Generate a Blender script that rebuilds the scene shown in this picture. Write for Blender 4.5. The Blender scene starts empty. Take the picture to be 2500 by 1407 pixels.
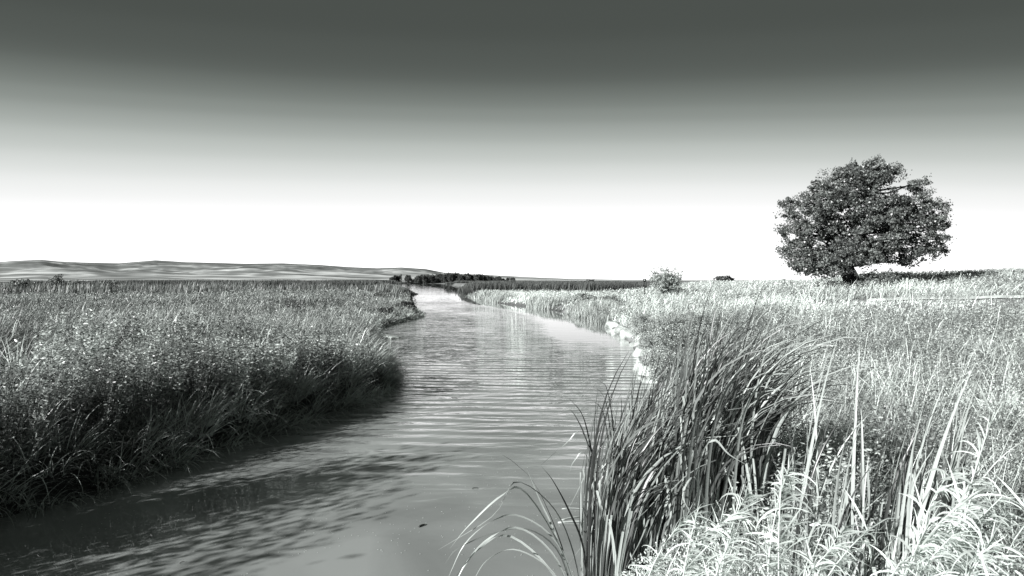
import bpy, math
import numpy as np
R = math.radians
rng = np.random.default_rng(7)
S = bpy.context.scene
COL = S.collection

# ------------------------------------------------------------------ camera
F = 1785.0            # focal length in photo pixels (2500 wide)
HOR = 684.0           # horizon row
H = 2.6               # eye height over the water
cam_d = bpy.data.cameras.new("camera")
cam = bpy.data.objects.new("camera", cam_d)
COL.objects.link(cam)
cam_d.sensor_width = 36.0
cam_d.lens = 36.0 * F / 2500.0
cam_d.clip_start = 0.05
cam_d.clip_end = 20000
cam.location = (0, 0, H)
cam.rotation_euler = (R(90) - math.atan((703.5 - HOR) / F), 0, 0)
S.camera = cam

# ------------------------------------------------------------------ light
SUN_EL = R(21.5)
SUN_DIR = np.array([-0.74, -0.67])          # towards the sun, on the ground
SUN_DIR /= np.linalg.norm(SUN_DIR)
sd = bpy.data.lights.new("sun", 'SUN')
sd.energy = 5.0
sd.angle = R(0.53)
sd.color = (1.0, 0.995, 0.985)
sun = bpy.data.objects.new("sun", sd)
COL.objects.link(sun)
from mathutils import Vector
to_sun = Vector((SUN_DIR[0] * math.cos(SUN_EL), SUN_DIR[1] * math.cos(SUN_EL), math.sin(SUN_EL)))
sun.rotation_euler = to_sun.to_track_quat('Z', 'Y').to_euler()

w = bpy.data.worlds.new("World")
S.world = w
w.use_nodes = True
nt = w.node_tree
nt.nodes.clear()
def N(t, **k):
    n = nt.nodes.new(t)
    for a, b in k.items():
        setattr(n, a, b)
    return n
def L(a, b):
    nt.links.new(a, b)
def M(op, a, b=None, c=None):
    n = nt.nodes.new('ShaderNodeMath'); n.operation = op
    for i, v in enumerate((a, b, c)):
        if v is None: continue
        if isinstance(v, (int, float)): n.inputs[i].default_value = v
        else: nt.links.new(v, n.inputs[i])
    return n.outputs[0]
sky = N('ShaderNodeTexSky', sky_type='NISHITA', sun_disc=False, sun_elevation=SUN_EL,
        sun_rotation=math.atan2(SUN_DIR[0], SUN_DIR[1]), altitude=900, air_density=1.0, dust_density=0.6, ozone_density=1.0)
sep = N('ShaderNodeSeparateColor'); L(sky.outputs[0], sep.inputs[0])
# black and white sky as a red filter sees it: deep above, pale low down
tc = N('ShaderNodeTexCoord'); sx = N('ShaderNodeSeparateXYZ'); L(tc.outputs['Generated'], sx.inputs[0])
el = M('ARCSINE', sx.outputs[2])
az = M('ARCTAN2', sx.outputs[0], sx.outputs[1])
azl = M('MINIMUM', M('ADD', az, 0.10), 0.0)
warp = M('MULTIPLY', M('MULTIPLY', azl, azl), -0.046)
azr = M('MAXIMUM', M('SUBTRACT', az, 0.05), 0.0)
warp2 = M('MULTIPLY', M('MULTIPLY', azr, azr), -0.09)
nz = N('ShaderNodeTexNoise'); nz.inputs['Scale'].default_value = 1.6; nz.inputs['Detail'].default_value = 1.0
L(tc.outputs['Generated'], nz.inputs['Vector'])
wob = M('MULTIPLY', M('SUBTRACT', nz.outputs[0], 0.5), 0.012)
elw = M('ADD', M('SUBTRACT', M('SUBTRACT', el, warp), warp2), wob)
t = M('DIVIDE', elw, R(30))
ramp = N('ShaderNodeValToRGB'); L(t, ramp.inputs[0])
ramp.color_ramp.interpolation = 'CARDINAL'
SKY_STOPS = [(0.0, 1.62), (2.2, 1.3), (3.6, 1.10), (4.6, 1.0), (5.9, 0.89), (7.5, 0.76), (9.05, 0.60), (10.6, 0.45), (12.1, 0.31), (13.3, 0.225), (15.2, 0.125), (18.1, 0.086), (21.0, 0.077), (30.0, 0.07)]
er = ramp.color_ramp.elements
while len(er) < len(SKY_STOPS): er.new(0.5)
for e, (a, v) in zip(er, SKY_STOPS):
    e.position = a / 30.0; e.color = (v / 2, v / 2, v / 2, 1)
EXPO = 1.0
# keep a little of the physical sky's own variation (brighter towards the sun)
base = M('MULTIPLY', ramp.outputs[0], 2.0 / (2 ** EXPO))
phys = M('POWER', M('MULTIPLY', sep.outputs[0], 1.0), 0.06)
val = M('MULTIPLY', M('MULTIPLY', base, phys), 10.0)
comb = N('ShaderNodeCombineColor')
q_ = M('MINIMUM', M('MULTIPLY', val, 0.2), 1.0)          # shadows lean a touch green, highlights stay neutral
for i_, (c0, c1) in enumerate(((0.90, 0.10), (1.03, -0.03), (0.93, 0.07))):
    L(M('MULTIPLY', val, M('MULTIPLY_ADD', q_, c1, c0)), comb.inputs[i_])
bg = N('ShaderNodeBackground'); bg.inputs[1].default_value = 0.10
L(comb.outputs[0], bg.inputs[0])
wo = N('ShaderNodeOutputWorld'); L(bg.outputs[0], wo.inputs[0])
S.view_settings.view_transform = 'Standard'
S.view_settings.look = 'None'
S.view_settings.gamma = 1
S.view_settings.exposure = EXPO

# ------------------------------------------------------------------ helpers
def W(px, py, d):                    # a point at depth d as authored from the photograph
    return np.array([(px - 1250.0) * d / F, d, H - (py - HOR) * d / F])
def G(px, py, z=0.0):                # a point on level z
    d = (H - z) * F / (py - HOR)
    return np.array([(px - 1250.0) * d / F, d, z])
def sst(x):
    x = np.clip(x, 0, 1); return x * x * (3 - 2 * x)
_perm = np.random.default_rng(3).random((256, 256))
def vnoise(x, y, s=0):
    x = np.asarray(x, float) + 17.3 * s; y = np.asarray(y, float) - 9.1 * s
    xi = np.floor(x).astype(int); yi = np.floor(y).astype(int)
    fx = x - xi; fy = y - yi; fx = fx * fx * (3 - 2 * fx); fy = fy * fy * (3 - 2 * fy)
    a = _perm[xi & 255, yi & 255]; b = _perm[(xi + 1) & 255, yi & 255]
    c = _perm[xi & 255, (yi + 1) & 255]; d = _perm[(xi + 1) & 255, (yi + 1) & 255]
    return (a * (1 - fx) + b * fx) * (1 - fy) + (c * (1 - fx) + d * fx) * fy
def fbm(x, y, o=4, s=0):
    v = 0; a = 0.5; t = 0
    for i in range(o):
        v = v + a * vnoise(x * 2 ** i, y * 2 ** i, s + i * 5); t += a; a *= 0.5
    return v / t

def tag(o, label=None, cat=None, group=None, kind=None):
    if label: o['label'] = label
    if cat: o['category'] = cat
    if group: o['group'] = group
    if kind: o['kind'] = kind
    return o
def empty(name, loc, rz=0.0):
    o = bpy.data.objects.new(name, None); COL.objects.link(o)
    o.location = tuple(float(v) for v in loc); o.rotation_euler = (0, 0, rz); o.empty_display_size = 0.2
    return o

def mesh_obj(name, V, faces, mat, parent=None, tone=None, smooth=False, loc=None):
    """V (n,3); faces: list of int arrays, each (m,k)"""
    me = bpy.data.meshes.new(name)
    V = np.asarray(V, dtype=np.float32)
    if loc is not None: V = V - np.asarray(loc, dtype=np.float32)
    me.vertices.add(len(V)); me.vertices.foreach_set('co', V.ravel())
    li = np.concatenate([f.ravel() for f in faces]).astype(np.int32)
    cnt = np.concatenate([np.full(len(f), f.shape[1]) for f in faces])
    st = np.concatenate([[0], np.cumsum(cnt)[:-1]]).astype(np.int32)
    me.loops.add(len(li)); me.loops.foreach_set('vertex_index', li)
    me.polygons.add(len(cnt)); me.polygons.foreach_set('loop_start', st)
    me.polygons.foreach_set('loop_total', cnt.astype(np.int32))
    if smooth: me.polygons.foreach_set('use_smooth', np.ones(len(cnt), bool))
    me.update(calc_edges=True)
    if tone is not None:
        a = me.attributes.new('tone', 'FLOAT', 'POINT'); a.data.foreach_set('value', np.asarray(tone, np.float32))
    me.materials.append(mat)
    o = bpy.data.objects.new(name, me); COL.objects.link(o)
    if loc is not None and parent is None: o.location = tuple(float(v) for v in loc)
    if parent is not None: o.parent = parent
    return o

class Buf:
    def __init__(s): s.v = []; s.f = {}; s.t = []; s.n = 0
    def add(s, V, fs, tone):
        V = np.asarray(V, np.float32).reshape(-1, 3)
        s.v.append(V); s.t.append(np.broadcast_to(np.asarray(tone, np.float32), (len(V),)).copy())
        for f in fs:
            s.f.setdefault(f.shape[1], []).append(f + s.n)
        s.n += len(V); return s
    def build(s, name, mat, parent=None, smooth=False, loc=None):
        return mesh_obj(name, np.concatenate(s.v), [np.concatenate(f) for f in s.f.values()], mat, parent, np.concatenate(s.t), smooth, loc)

def blades(buf, base, h, wd, az, lean, curve, segs, tone, face=None, taper=0.7, power=1.4):
    """many bent grass blades at once"""
    n = len(base)
    if n == 0: return
    if face is None: face = rng.uniform(0, 2 * np.pi, n)
    dirv = np.stack([np.cos(az), np.sin(az), np.zeros(n)], 1)
    side = np.stack([np.cos(face), np.sin(face), np.zeros(n)], 1)
    P = np.asarray(base, float).copy(); V = np.zeros((n, 2 * segs + 1, 3)); ds = (h / segs)[:, None]
    for i in range(segs):
        t = i / segs
        ww = (wd * (1 - t) ** taper * (0.75 + 0.25 * min(1, t * 4)) * 0.5)[:, None]
        V[:, 2 * i] = P - side * ww; V[:, 2 * i + 1] = P + side * ww
        th = lean + curve * ((i + 0.5) / segs) ** power
        P = P + ds * (np.sin(th)[:, None] * dirv + np.cos(th)[:, None] * np.array([0, 0, 1.0]))
    V[:, 2 * segs] = P
    o = np.arange(n)[:, None] * (2 * segs + 1)
    q = [np.array([[2 * i, 2 * i + 1, 2 * i + 3, 2 * i + 2]]) + o for i in range(segs - 1)]
    fs = [np.concatenate(q)] if q else []
    fs.append(np.array([[2 * segs - 2, 2 * segs - 1, 2 * segs]]) + o)
    buf.add(V.reshape(-1, 3), fs, np.repeat(tone, 2 * segs + 1))

def leaves(buf, C, size, tone, aspect=0.55, up=0.5, along=None):
    """rhombic leaves, each folded a little along its rib"""
    n = len(C)
    if n == 0: return
    a = rng.normal(size=(n, 3))
    if along is not None: a = a * 0.5 + along
    a /= np.linalg.norm(a, axis=1)[:, None]
    nn = rng.normal(size=(n, 3)) + np.array([0, 0, up * 2])
    b = np.cross(nn, a); b /= np.linalg.norm(b, axis=1)[:, None] + 1e-9
    s = np.asarray(size)[:, None] if np.ndim(size) else size
    V = np.stack([C - a * s * 0.5, C + b * s * aspect * 0.5 - a * s * 0.05, C + a * s * 0.5, C - b * s * aspect * 0.5 - a * s * 0.05], 1)
    o = np.arange(n)[:, None] * 4
    buf.add(V.reshape(-1, 3), [np.array([[0, 1, 2, 3]]) + o], np.repeat(tone, 4))

def tube(buf, P, r, k=6, tone=0.5, cap=True):
    P = np.asarray(P, float); n = len(P); r = np.broadcast_to(r, (n,))
    T = np.gradient(P, axis=0); T /= np.linalg.norm(T, axis=1)[:, None] + 1e-9
    ref = np.array([0.0, 1.0, 0.0]) if abs(T[0][1]) < 0.8 else np.array([1.0, 0, 0])
    A = np.cross(T, ref); A /= np.linalg.norm(A, axis=1)[:, None] + 1e-9
    B = np.cross(T, A)
    an = np.arange(k) * 2 * np.pi / k
    V = P[:, None] + r[:, None, None] * (np.cos(an)[None, :, None] * A[:, None] + np.sin(an)[None, :, None] * B[:, None])
    f = []
    for i in range(n - 1):
        for j in range(k):
            f.append([i * k + j, i * k + (j + 1) % k, (i + 1) * k + (j + 1) % k, (i + 1) * k + j])
    fs = [np.array(f)]
    if cap: fs.append(np.array([[(n - 1) * k + j for j in range(k)]])); fs.append(np.array([[j for j in reversed(range(k))]]))
    if k == 4: fs = [np.concatenate(fs)]
    buf.add(V.reshape(-1, 3), fs, tone)

def smooth_path(P, n):
    P = np.asarray(P, float); m = len(P)
    if m == 2: return P[0] + (P[1] - P[0]) * np.linspace(0, 1, n)[:, None]
    Q = np.vstack([2 * P[0] - P[1], P, 2 * P[-1] - P[-2]])
    out = []
    for u in np.linspace(0, m - 1 - 1e-6, n):
        i = int(u); f = u - i
        a, b, c, d = Q[i], Q[i + 1], Q[i + 2], Q[i + 3]
        out.append(0.5 * ((2 * b) + (c - a) * f + (2 * a - 5 * b + 4 * c - d) * f * f + (3 * b - a - 3 * c + d) * f ** 3))
    return np.array(out)

def ribbon(buf, P, wd, tone, side0=(1, 0.2, 0), twist=0.0, fold=0.12):
    """one long leaf with a shallow V section"""
    P = np.asarray(P, float); n = len(P)
    T = np.gradient(P, axis=0); T /= np.linalg.norm(T, axis=1)[:, None]
    s0 = np.asarray(side0, float)
    V = []
    for i in range(n):
        s = s0 - T[i] * np.dot(s0, T[i]); s /= np.linalg.norm(s) + 1e-9
        b = np.cross(T[i], s); a = twist * i / (n - 1)
        s2 = s * math.cos(a) + b * math.sin(a); b2 = np.cross(T[i], s2)
        V += [P[i] - s2 * wd[i] * 0.5, P[i] + b2 * wd[i] * fold, P[i] + s2 * wd[i] * 0.5]
    f = []
    for i in range(n - 1):
        a = 3 * i; f += [[a, a + 1, a + 4, a + 3], [a + 1, a + 2, a + 5, a + 4]]
    buf.add(np.array(V), [np.array(f)], tone)
def leaf_w(n, wd, cut=0.0):
    t = np.linspace(0, 1, n)
    return wd * np.clip(np.minimum(0.65 + t * 2.2, 1.0) * np.clip((1.02 + cut - t) / 0.45, 0, 1) ** 0.75, 0.05, 1)

# ------------------------------------------------------------------ materials
def new_mat(name):
    m = bpy.data.materials.new(name); m.use_nodes = True
    return m, m.node_tree, m.node_tree.nodes['Principled BSDF'], m.node_tree.nodes['Material Output']
TINT = (0.93, 1.0, 0.96)
def plant_mat(name, lo, hi, rough=0.45, trans=0.25, spec=0.5):
    m, t, p, out = new_mat(name)
    at = t.nodes.new('ShaderNodeAttribute'); at.attribute_name = 'tone'
    mx = t.nodes.new('ShaderNodeMix'); mx.data_type = 'RGBA'
    mx.inputs[6].default_value = (lo * TINT[0], lo, lo * TINT[2], 1); mx.inputs[7].default_value = (hi * TINT[0], hi, hi * TINT[2], 1)
    t.links.new(at.outputs['Fac'], mx.inputs[0]); t.links.new(mx.outputs[2], p.inputs['Base Color'])
    p.inputs['Roughness'].default_value = rough
    p.inputs['Specular IOR Level'].default_value = spec
    tr = t.nodes.new('ShaderNodeBsdfTranslucent'); t.links.new(mx.outputs[2], tr.inputs[0])
    ms = t.nodes.new('ShaderNodeMixShader'); ms.inputs[0].default_value = trans
    t.links.new(p.outputs[0], ms.inputs[1]); t.links.new(tr.outputs[0], ms.inputs[2]); t.links.new(ms.outputs[0], out.inputs[0])
    return m
def noise_mat(name, lo, hi, scale=5.0, detail=6, rough=0.9, bump=0.0, stretch=(1, 1, 1), p0=0.35, p1=0.65, bscale=None):
    m, t, p, out = new_mat(name)
    tcn = t.nodes.new('ShaderNodeTexCoord'); mp = t.nodes.new('ShaderNodeMapping'); mp.inputs['Scale'].default_value = stretch
    no = t.nodes.new('ShaderNodeTexNoise'); no.inputs['Scale'].default_value = scale; no.inputs['Detail'].default_value = detail
    cr = t.nodes.new('ShaderNodeValToRGB'); e = cr.color_ramp.elements
    e[0].position = p0; e[1].position = p1
    e[0].color = (lo * TINT[0], lo, lo * TINT[2], 1); e[1].color = (hi * TINT[0], hi, hi * TINT[2], 1)
    t.links.new(tcn.outputs['Object'], mp.inputs[0]); t.links.new(mp.outputs[0], no.inputs['Vector'])
    t.links.new(no.outputs[0], cr.inputs[0]); t.links.new(cr.outputs[0], p.inputs['Base Color'])
    p.inputs['Roughness'].default_value = rough; p.inputs['Specular IOR Level'].default_value = 0.2
    if bump:
        b = t.nodes.new('ShaderNodeBump'); b.inputs['Strength'].default_value = bump; b.inputs['Distance'].default_value = 0.05
        n2 = t.nodes.new('ShaderNodeTexNoise'); n2.inputs['Scale'].default_value = bscale or scale * 3; n2.inputs['Detail'].default_value = 6
        t.links.new(tcn.outputs['Object'], n2.inputs['Vector']); t.links.new(n2.outputs[0], b.inputs['Height']); t.links.new(b.outputs[0], p.inputs['Normal'])
    return m
M_GRASS_L = plant_mat('meadow_grass', 0.04, 0.52, 0.42, 0.2)
M_GRASS_R = plant_mat('dry_grass', 0.08, 0.95, 0.45, 0.3)
M_BANK = plant_mat('bank_grass', 0.07, 0.85, 0.34, 0.32, 0.7)
M_WEED = plant_mat('weed_leaves', 0.06, 0.66, 0.36, 0.25, 0.6)
M_REED = plant_mat('reeds', 0.03, 0.22, 0.6, 0.2, 0.3)
M_TREE = plant_mat('tree_leaves', 0.03, 0.26, 0.38, 0.18, 0.6)
M_FARTREE = plant_mat('far_tree_leaves', 0.03, 0.11, 0.6, 0.15, 0.3)
M_BUSH = plant_mat('bush_leaves', 0.08, 0.55, 0.45, 0.25)
M_CAT = plant_mat('cattail_leaves', 0.03, 0.50, 0.35, 0.22, 0.6)
M_PLUME = plant_mat('plume_leaves', 0.35, 0.85, 0.5, 0.35, 0.4)
M_HEAD = noise_mat('seed_heads', 0.05, 0.16, 60, 4, 0.9, 0.5)
M_BARK = noise_mat('bark', 0.012, 0.085, 5.0, 8, 0.95, 0.8, (1, 1, 0.25))
M_ROCK = noise_mat('pale_rock', 0.20, 0.55, 3.0, 8, 0.85, 0.6)
M_ROCKD = noise_mat('wet_rock', 0.12, 0.30, 4.0, 8, 0.6, 0.5)
M_POST = noise_mat('weathered_wood', 0.35, 0.7, 6.0, 6, 0.9, 0.3, (1, 1, 0.2))
M_PATH = noise_mat('gravel', 0.42, 0.72, 3.0, 8, 0.95, 0.3)

# ------------------------------------------------------------------ the river
LB = [(-30, -40), (-16, -14), (-9.6, -4), (-7.6, 1), (-6.3, 5), tuple(G(0, 1265)[:2]), tuple(G(200, 1215)[:2]), tuple(G(450, 1125)[:2]),
      tuple(G(700, 1040)[:2]), tuple(G(850, 990)[:2]), tuple(G(935, 952)[:2]), tuple(G(945, 915)[:2]), tuple(G(925, 870)[:2]),
      tuple(G(900, 835)[:2]), tuple(G(930, 800)[:2]), tuple(G(1015, 777)[:2]), tuple(G(1025, 770)[:2]), tuple(G(1012, 752)[:2]),
      tuple(G(1003, 722)[:2]), tuple(G(985, 707)[:2]), tuple(G(955, 699.5)[:2]), tuple(G(940, 695)[:2]), tuple(G(975, 692.6)[:2])]
RB = [(-10, -40), (-5.5, -14), (-3.4, -4), (-2.4, 0.8), (-1.0, 3.2), (0.25, 5.0), (1.15, 6.6), (2.1, 9.5), (2.9, 13), tuple(G(1615, 972)[:2]),
      tuple(G(1590, 920)[:2]), tuple(G(1565, 880)[:2]), tuple(G(1540, 842)[:2]), tuple(G(1495, 802)[:2]), tuple(G(1440, 782)[:2]),
      tuple(G(1395, 767)[:2]), tuple(G(1310, 752)[:2]), tuple(G(1215, 740)[:2]), tuple(G(1150, 724)[:2]), tuple(G(1136, 711)[:2]),
      tuple(G(1140, 704.5)[:2]), tuple(G(1100, 698)[:2]), tuple(G(1110, 693.0)[:2])]
def dens(P, k):
    return smooth_path([(a, b, 0) for a, b in P], k)[:, :2]
LBp, RBp = dens(LB, 150), dens(RB, 150)
POLY = np.vstack([LBp, RBp[::-1]])
def dist_poly(x, y, P):
    d = np.full(x.shape, 1e9)
    for i in range(len(P) - 1):
        a, b = P[i], P[i + 1]; ab = b - a; l2 = ab @ ab + 1e-12
        t = np.clip(((x - a[0]) * ab[0] + (y - a[1]) * ab[1]) / l2, 0, 1)
        d = np.minimum(d, (x - a[0] - t * ab[0]) ** 2 + (y - a[1] - t * ab[1]) ** 2)
    return np.sqrt(d)
def inside(x, y):
    c = np.zeros(x.shape, bool); n = len(POLY)
    for i in range(n):
        x1, y1 = POLY[i]; x2, y2 = POLY[(i + 1) % n]
        if y1 == y2: continue
        k = ((y1 > y) != (y2 > y)) & (x < (x2 - x1) * (y - y1) / (y2 - y1) + x1)
        c ^= k
    return c
def field(x, y):
    """(ground height, distance to river, is-right-bank, in river)"""
    x = np.asarray(x, float); y = np.asarray(y, float)
    dl, dr = dist_poly(x, y, LBp), dist_poly(x, y, RBp)
    ins = inside(x, y); right = dr < dl; d = np.minimum(dl, dr)
    und = (fbm(x / 7.0, y / 7.0, 3) - 0.5)
    low = 1 - 0.5 * sst((y - 26) / 12) * (1 - sst((y - 66) / 20)) * (1 - sst((d - 3) / 6))
    zl = low * (0.46 * sst(d / 0.35) + 0.46 * sst((d - 0.2) / 4.2)) + und * 0.28 * sst(d / 4)
    bear = x / np.maximum(y, 1.0)
    far = 1 - sst((y - 70) / 50) * (1 - sst((bear - 0.19) / 0.08))
    far = far * (1 - 0.75 * (1 - sst((bear - 0.09) / 0.12)) * sst((y - 30) / 18))
    zr = 0.42 * sst(d / 0.9) + (0.4 * sst(d / 6) + 0.95 * sst((d - 2) / 22)) * far + und * 0.3 * sst(d / 5)
    zr = zr + sst((bear - 0.38) / 0.13) * (0.70 + 0.40 * sst((bear - 0.5) / 0.22)) * sst((y - 45) / 20) * (1 - sst((y - 130) / 200))
    zr = zr + 0.25 * sst((bear - 0.3) / 0.1) * sst((y - 36) / 12) * (1 - sst((y - 130) / 200))
    z = np.where(right, zr, zl)
    z = np.where(ins, -0.55 * sst(d / 1.2), z)
    return z, d, right, ins

def axis_angles():
    a = np.concatenate([np.arange(-48, 48, 0.33), np.arange(48, 312, 4.0)])
    return np.radians(a)
A_ = axis_angles()
D_ = np.concatenate([[0.3], np.geomspace(1.0, 600, 330), np.geomspace(640, 9000, 18)])
aa, dd = np.meshgrid(A_, D_)
gx, gy = dd * np.sin(aa), dd * np.cos(aa)
gz, gd, gr, gi = field(gx, gy)
farflat = sst((dd - 500) / 200)
gz = gz * (1 - farflat) + 0.45 * farflat
nA, nD = len(A_), len(D_)
idx = np.arange(nA * nD).reshape(nD, nA)
nx = np.roll(idx, -1, axis=1)
gf = np.stack([idx[:-1], idx[1:], nx[1:], nx[:-1]], -1).reshape(-1, 4)
gfc = idx[0][::-1].reshape(1, -1)
# tone of the soil: paler on the right bank, dark and damp near the water on the left
gt = np.where(gr, 0.75, 0.25) * sst(gd / 1.0) + 0.1
gt = np.where(gr & (gd < 1.3) & (gy > 12) & (gy < 60), 0.95, gt)
gt = np.where(gi, 0.3, gt)
gt = gt * (1 - farflat) + (0.22 + 0.5 * (fbm(gx / 300, gy / 900, 3) > 0.62)) * farflat
def ground_material():
    m, t, p, out = new_mat('soil')
    at = t.nodes.new('ShaderNodeAttribute'); at.attribute_name = 'tone'
    tcn = t.nodes.new('ShaderNodeTexCoord')
    no = t.nodes.new('ShaderNodeTexNoise'); no.inputs['Scale'].default_value = 1.3; no.inputs['Detail'].default_value = 10; no.inputs['Roughness'].default_value = 0.7
    t.links.new(tcn.outputs['Object'], no.inputs['Vector'])
    ml = t.nodes.new('ShaderNodeMath'); ml.operation = 'MULTIPLY'; t.links.new(at.outputs['Fac'], ml.inputs[0]); t.links.new(no.outputs[0], ml.inputs[1])
    cr = t.nodes.new('ShaderNodeValToRGB'); e = cr.color_ramp.elements
    e[0].position = 0.05; e[1].position = 0.55
    e[0].color = (0.03, 0.032, 0.031, 1); e[1].color = (0.36, 0.375, 0.37, 1)
    t.links.new(ml.outputs[0], cr.inputs[0]); t.links.new(cr.outputs[0], p.inputs['Base Color'])
    p.inputs['Roughness'].default_value = 0.95; p.inputs['Specular IOR Level'].default_value = 0.1
    b = t.nodes.new('ShaderNodeBump'); b.inputs['Strength'].default_value = 0.8; b.inputs['Distance'].default_value = 0.15
    t.links.new(no.outputs[0], b.inputs['Height']); t.links.new(b.outputs[0], p.inputs['Normal'])
    return m
ground = mesh_obj('ground', np.stack([gx, gy, gz], -1).reshape(-1, 3), [gf, gfc], ground_material(), tone=gt.ravel(), smooth=True)
tag(ground, kind='structure')

# ------------------------------------------------------------------ water
def make_water():
    ang = np.radians(np.arange(-60, 60.01, 0.5)); D = np.geomspace(1.0, 560, 220)
    a2, d2 = np.meshgrid(ang, D); x, y = d2 * np.sin(a2), d2 * np.cos(a2) - 0.0
    # one sheet, kept to the river's surroundings
    amp = np.ones_like(x)
    dr = dist_poly(x, y, RBp); dl = dist_poly(x, y, LBp)
    wdt = dr + dl + 1e-3
    f = dr / wdt
    calm = 1 - sst((f - 0.24 - 0.06 * sst((y - 40) / 30)) / 0.14)                    # sheltered strip along the right bank
    calm = calm * sst((y - 16) / 20)
    near = sst((y + 0.45 * x - 5.6) / 8.0)               # ripples die out in the near pool
    amp = near * (1 - 0.985 * calm) * (1.0 - 0.6 * sst((y - 22) / 60)) * (1.0 - 0.8 * sst((y - 60) / 50)) * (0.15 + 1.7 * fbm(x / 3 + y / 50, y / 9, 3, 3))
    n = len(ang); idx = np.arange(x.size).reshape(x.shape)
    q = np.stack([idx[:-1, :-1], idx[1:, :-1], idx[1:, 1:], idx[:-1, 1:]], -1).reshape(-1, 4)
    V = np.stack([x, y, np.zeros_like(x)], -1).reshape(-1, 3)
    nv = len(V)
    Vb = np.array([[-60, -60, 0], [60, -60, 0], [V[n - 1][0], V[n - 1][1], 0], [V[0][0], V[0][1], 0]])
    V = np.vstack([V, Vb[:2]])
    back = np.array([[nv, nv + 1, n - 1] + list(range(n - 2, -1, -1))])
    m, t, p, out = new_mat('muddy_water')
    p.inputs['Base Color'].default_value = (0.178, 0.187, 0.182, 1)
    p.inputs['Roughness'].default_value = 0.02
    p.inputs['IOR'].default_value = 1.45
    tcn = t.nodes.new('ShaderNodeTexCoord')
    at = t.nodes.new('ShaderNodeAttribute'); at.attribute_name = 'tone'
    def noise(scale, stretch, rot, detail=2.0, dist=0.0):
        mp = t.nodes.new('ShaderNodeMapping'); mp.inputs['Scale'].default_value = stretch; mp.inputs['Rotation'].default_value = (0, 0, rot)
        no = t.nodes.new('ShaderNodeTexNoise'); no.inputs['Scale'].default_value = scale; no.inputs['Detail'].default_value = detail
        no.inputs['Distortion'].default_value = dist; no.inputs['Roughness'].default_value = 0.45
        t.links.new(tcn.outputs['Object'], mp.inputs[0]); t.links.new(mp.outputs[0], no.inputs['Vector'])
        return no.outputs[0]
    def mm(op, a, b):
        k = t.nodes.new('ShaderNodeMath'); k.operation = op
        for i, v in enumerate((a, b)):
            if isinstance(v, (int, float)): k.inputs[i].default_value = v
            else: t.links.new(v, k.inputs[i])
        return k.outputs[0]
    h1 = noise(1.9, (0.28, 1.0, 1), R(6), 1.0, 0.8)
    h2 = noise(5.0, (0.5, 1.0, 1), R(-14), 2.0, 0.5)
    hh = mm('ADD', mm('MULTIPLY', h1, 0.072), mm('MULTIPLY', h2, 0.024))
    wv = t.nodes.new('ShaderNodeTexWave'); wv.wave_type = 'BANDS'; wv.bands_direction = 'Y'; wv.wave_profile = 'SIN'
    wv.inputs['Scale'].default_value = 0.55; wv.inputs['Distortion'].default_value = 5.0; wv.inputs['Detail'].default_value = 2.0; wv.inputs['Detail Scale'].default_value = 0.35
    mpw = t.nodes.new('ShaderNodeMapping'); mpw.inputs['Rotation'].default_value = (0, 0, R(7)); mpw.inputs['Scale'].default_value = (0.6, 1, 1)
    t.links.new(tcn.outputs['Object'], mpw.inputs[0]); t.links.new(mpw.outputs[0], wv.inputs['Vector'])
    hh = mm('ADD', mm('MULTIPLY', hh, 0.75), mm('MULTIPLY', wv.outputs['Fac'], 0.014))
    hh = mm('MULTIPLY', hh, at.outputs['Fac'])
    soft = noise(0.9, (0.5, 1.0, 1), R(20), 2.0, 0.5)
    hh = mm('ADD', hh, mm('MULTIPLY', soft, 0.004))
    b = t.nodes.new('ShaderNodeBump'); b.inputs['Strength'].default_value = 1.0; b.inputs['Distance'].default_value = 1.0
    t.links.new(hh, b.inputs['Height']); t.links.new(b.outputs[0], p.inputs['Normal'])
    # drifting silt makes the water a little cloudy in patches
    silt = noise(0.45, (1, 1, 1), 0, 4.0, 1.2)
    cr = t.nodes.new('ShaderNodeValToRGB'); e = cr.color_ramp.elements
    e[0].position = 0.3; e[1].position = 0.7; e[0].color = (0.21, 0.223, 0.216, 1); e[1].color = (0.315, 0.333, 0.324, 1)
    t.links.new(silt, cr.inputs[0])
    dp = t.nodes.new('ShaderNodeAttribute'); dp.attribute_name = 'depth'
    mx = t.nodes.new('ShaderNodeMix'); mx.data_type = 'RGBA'; t.links.new(dp.outputs['Fac'], mx.inputs[0])
    t.links.new(cr.outputs[0], mx.inputs[6]); mx.inputs[7].default_value = (0.135, 0.144, 0.14, 1)
    t.links.new(mx.outputs[2], p.inputs['Base Color'])
    o = mesh_obj('water', V, [q, back], m, tone=np.concatenate([amp.ravel(), [0.0, 0.0]]), smooth=True)
    deep = sst((y - 9) / 14) * sst(np.minimum(dr, dl) / 1.6)      # silty shallows near, deeper channel beyond
    a_ = o.data.attributes.new('depth', 'FLOAT', 'POINT'); a_.data.foreach_set('value', np.concatenate([deep.ravel(), [0.0, 0.0]]).astype(np.float32))
    tag(o, kind='structure')
make_water()

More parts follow.
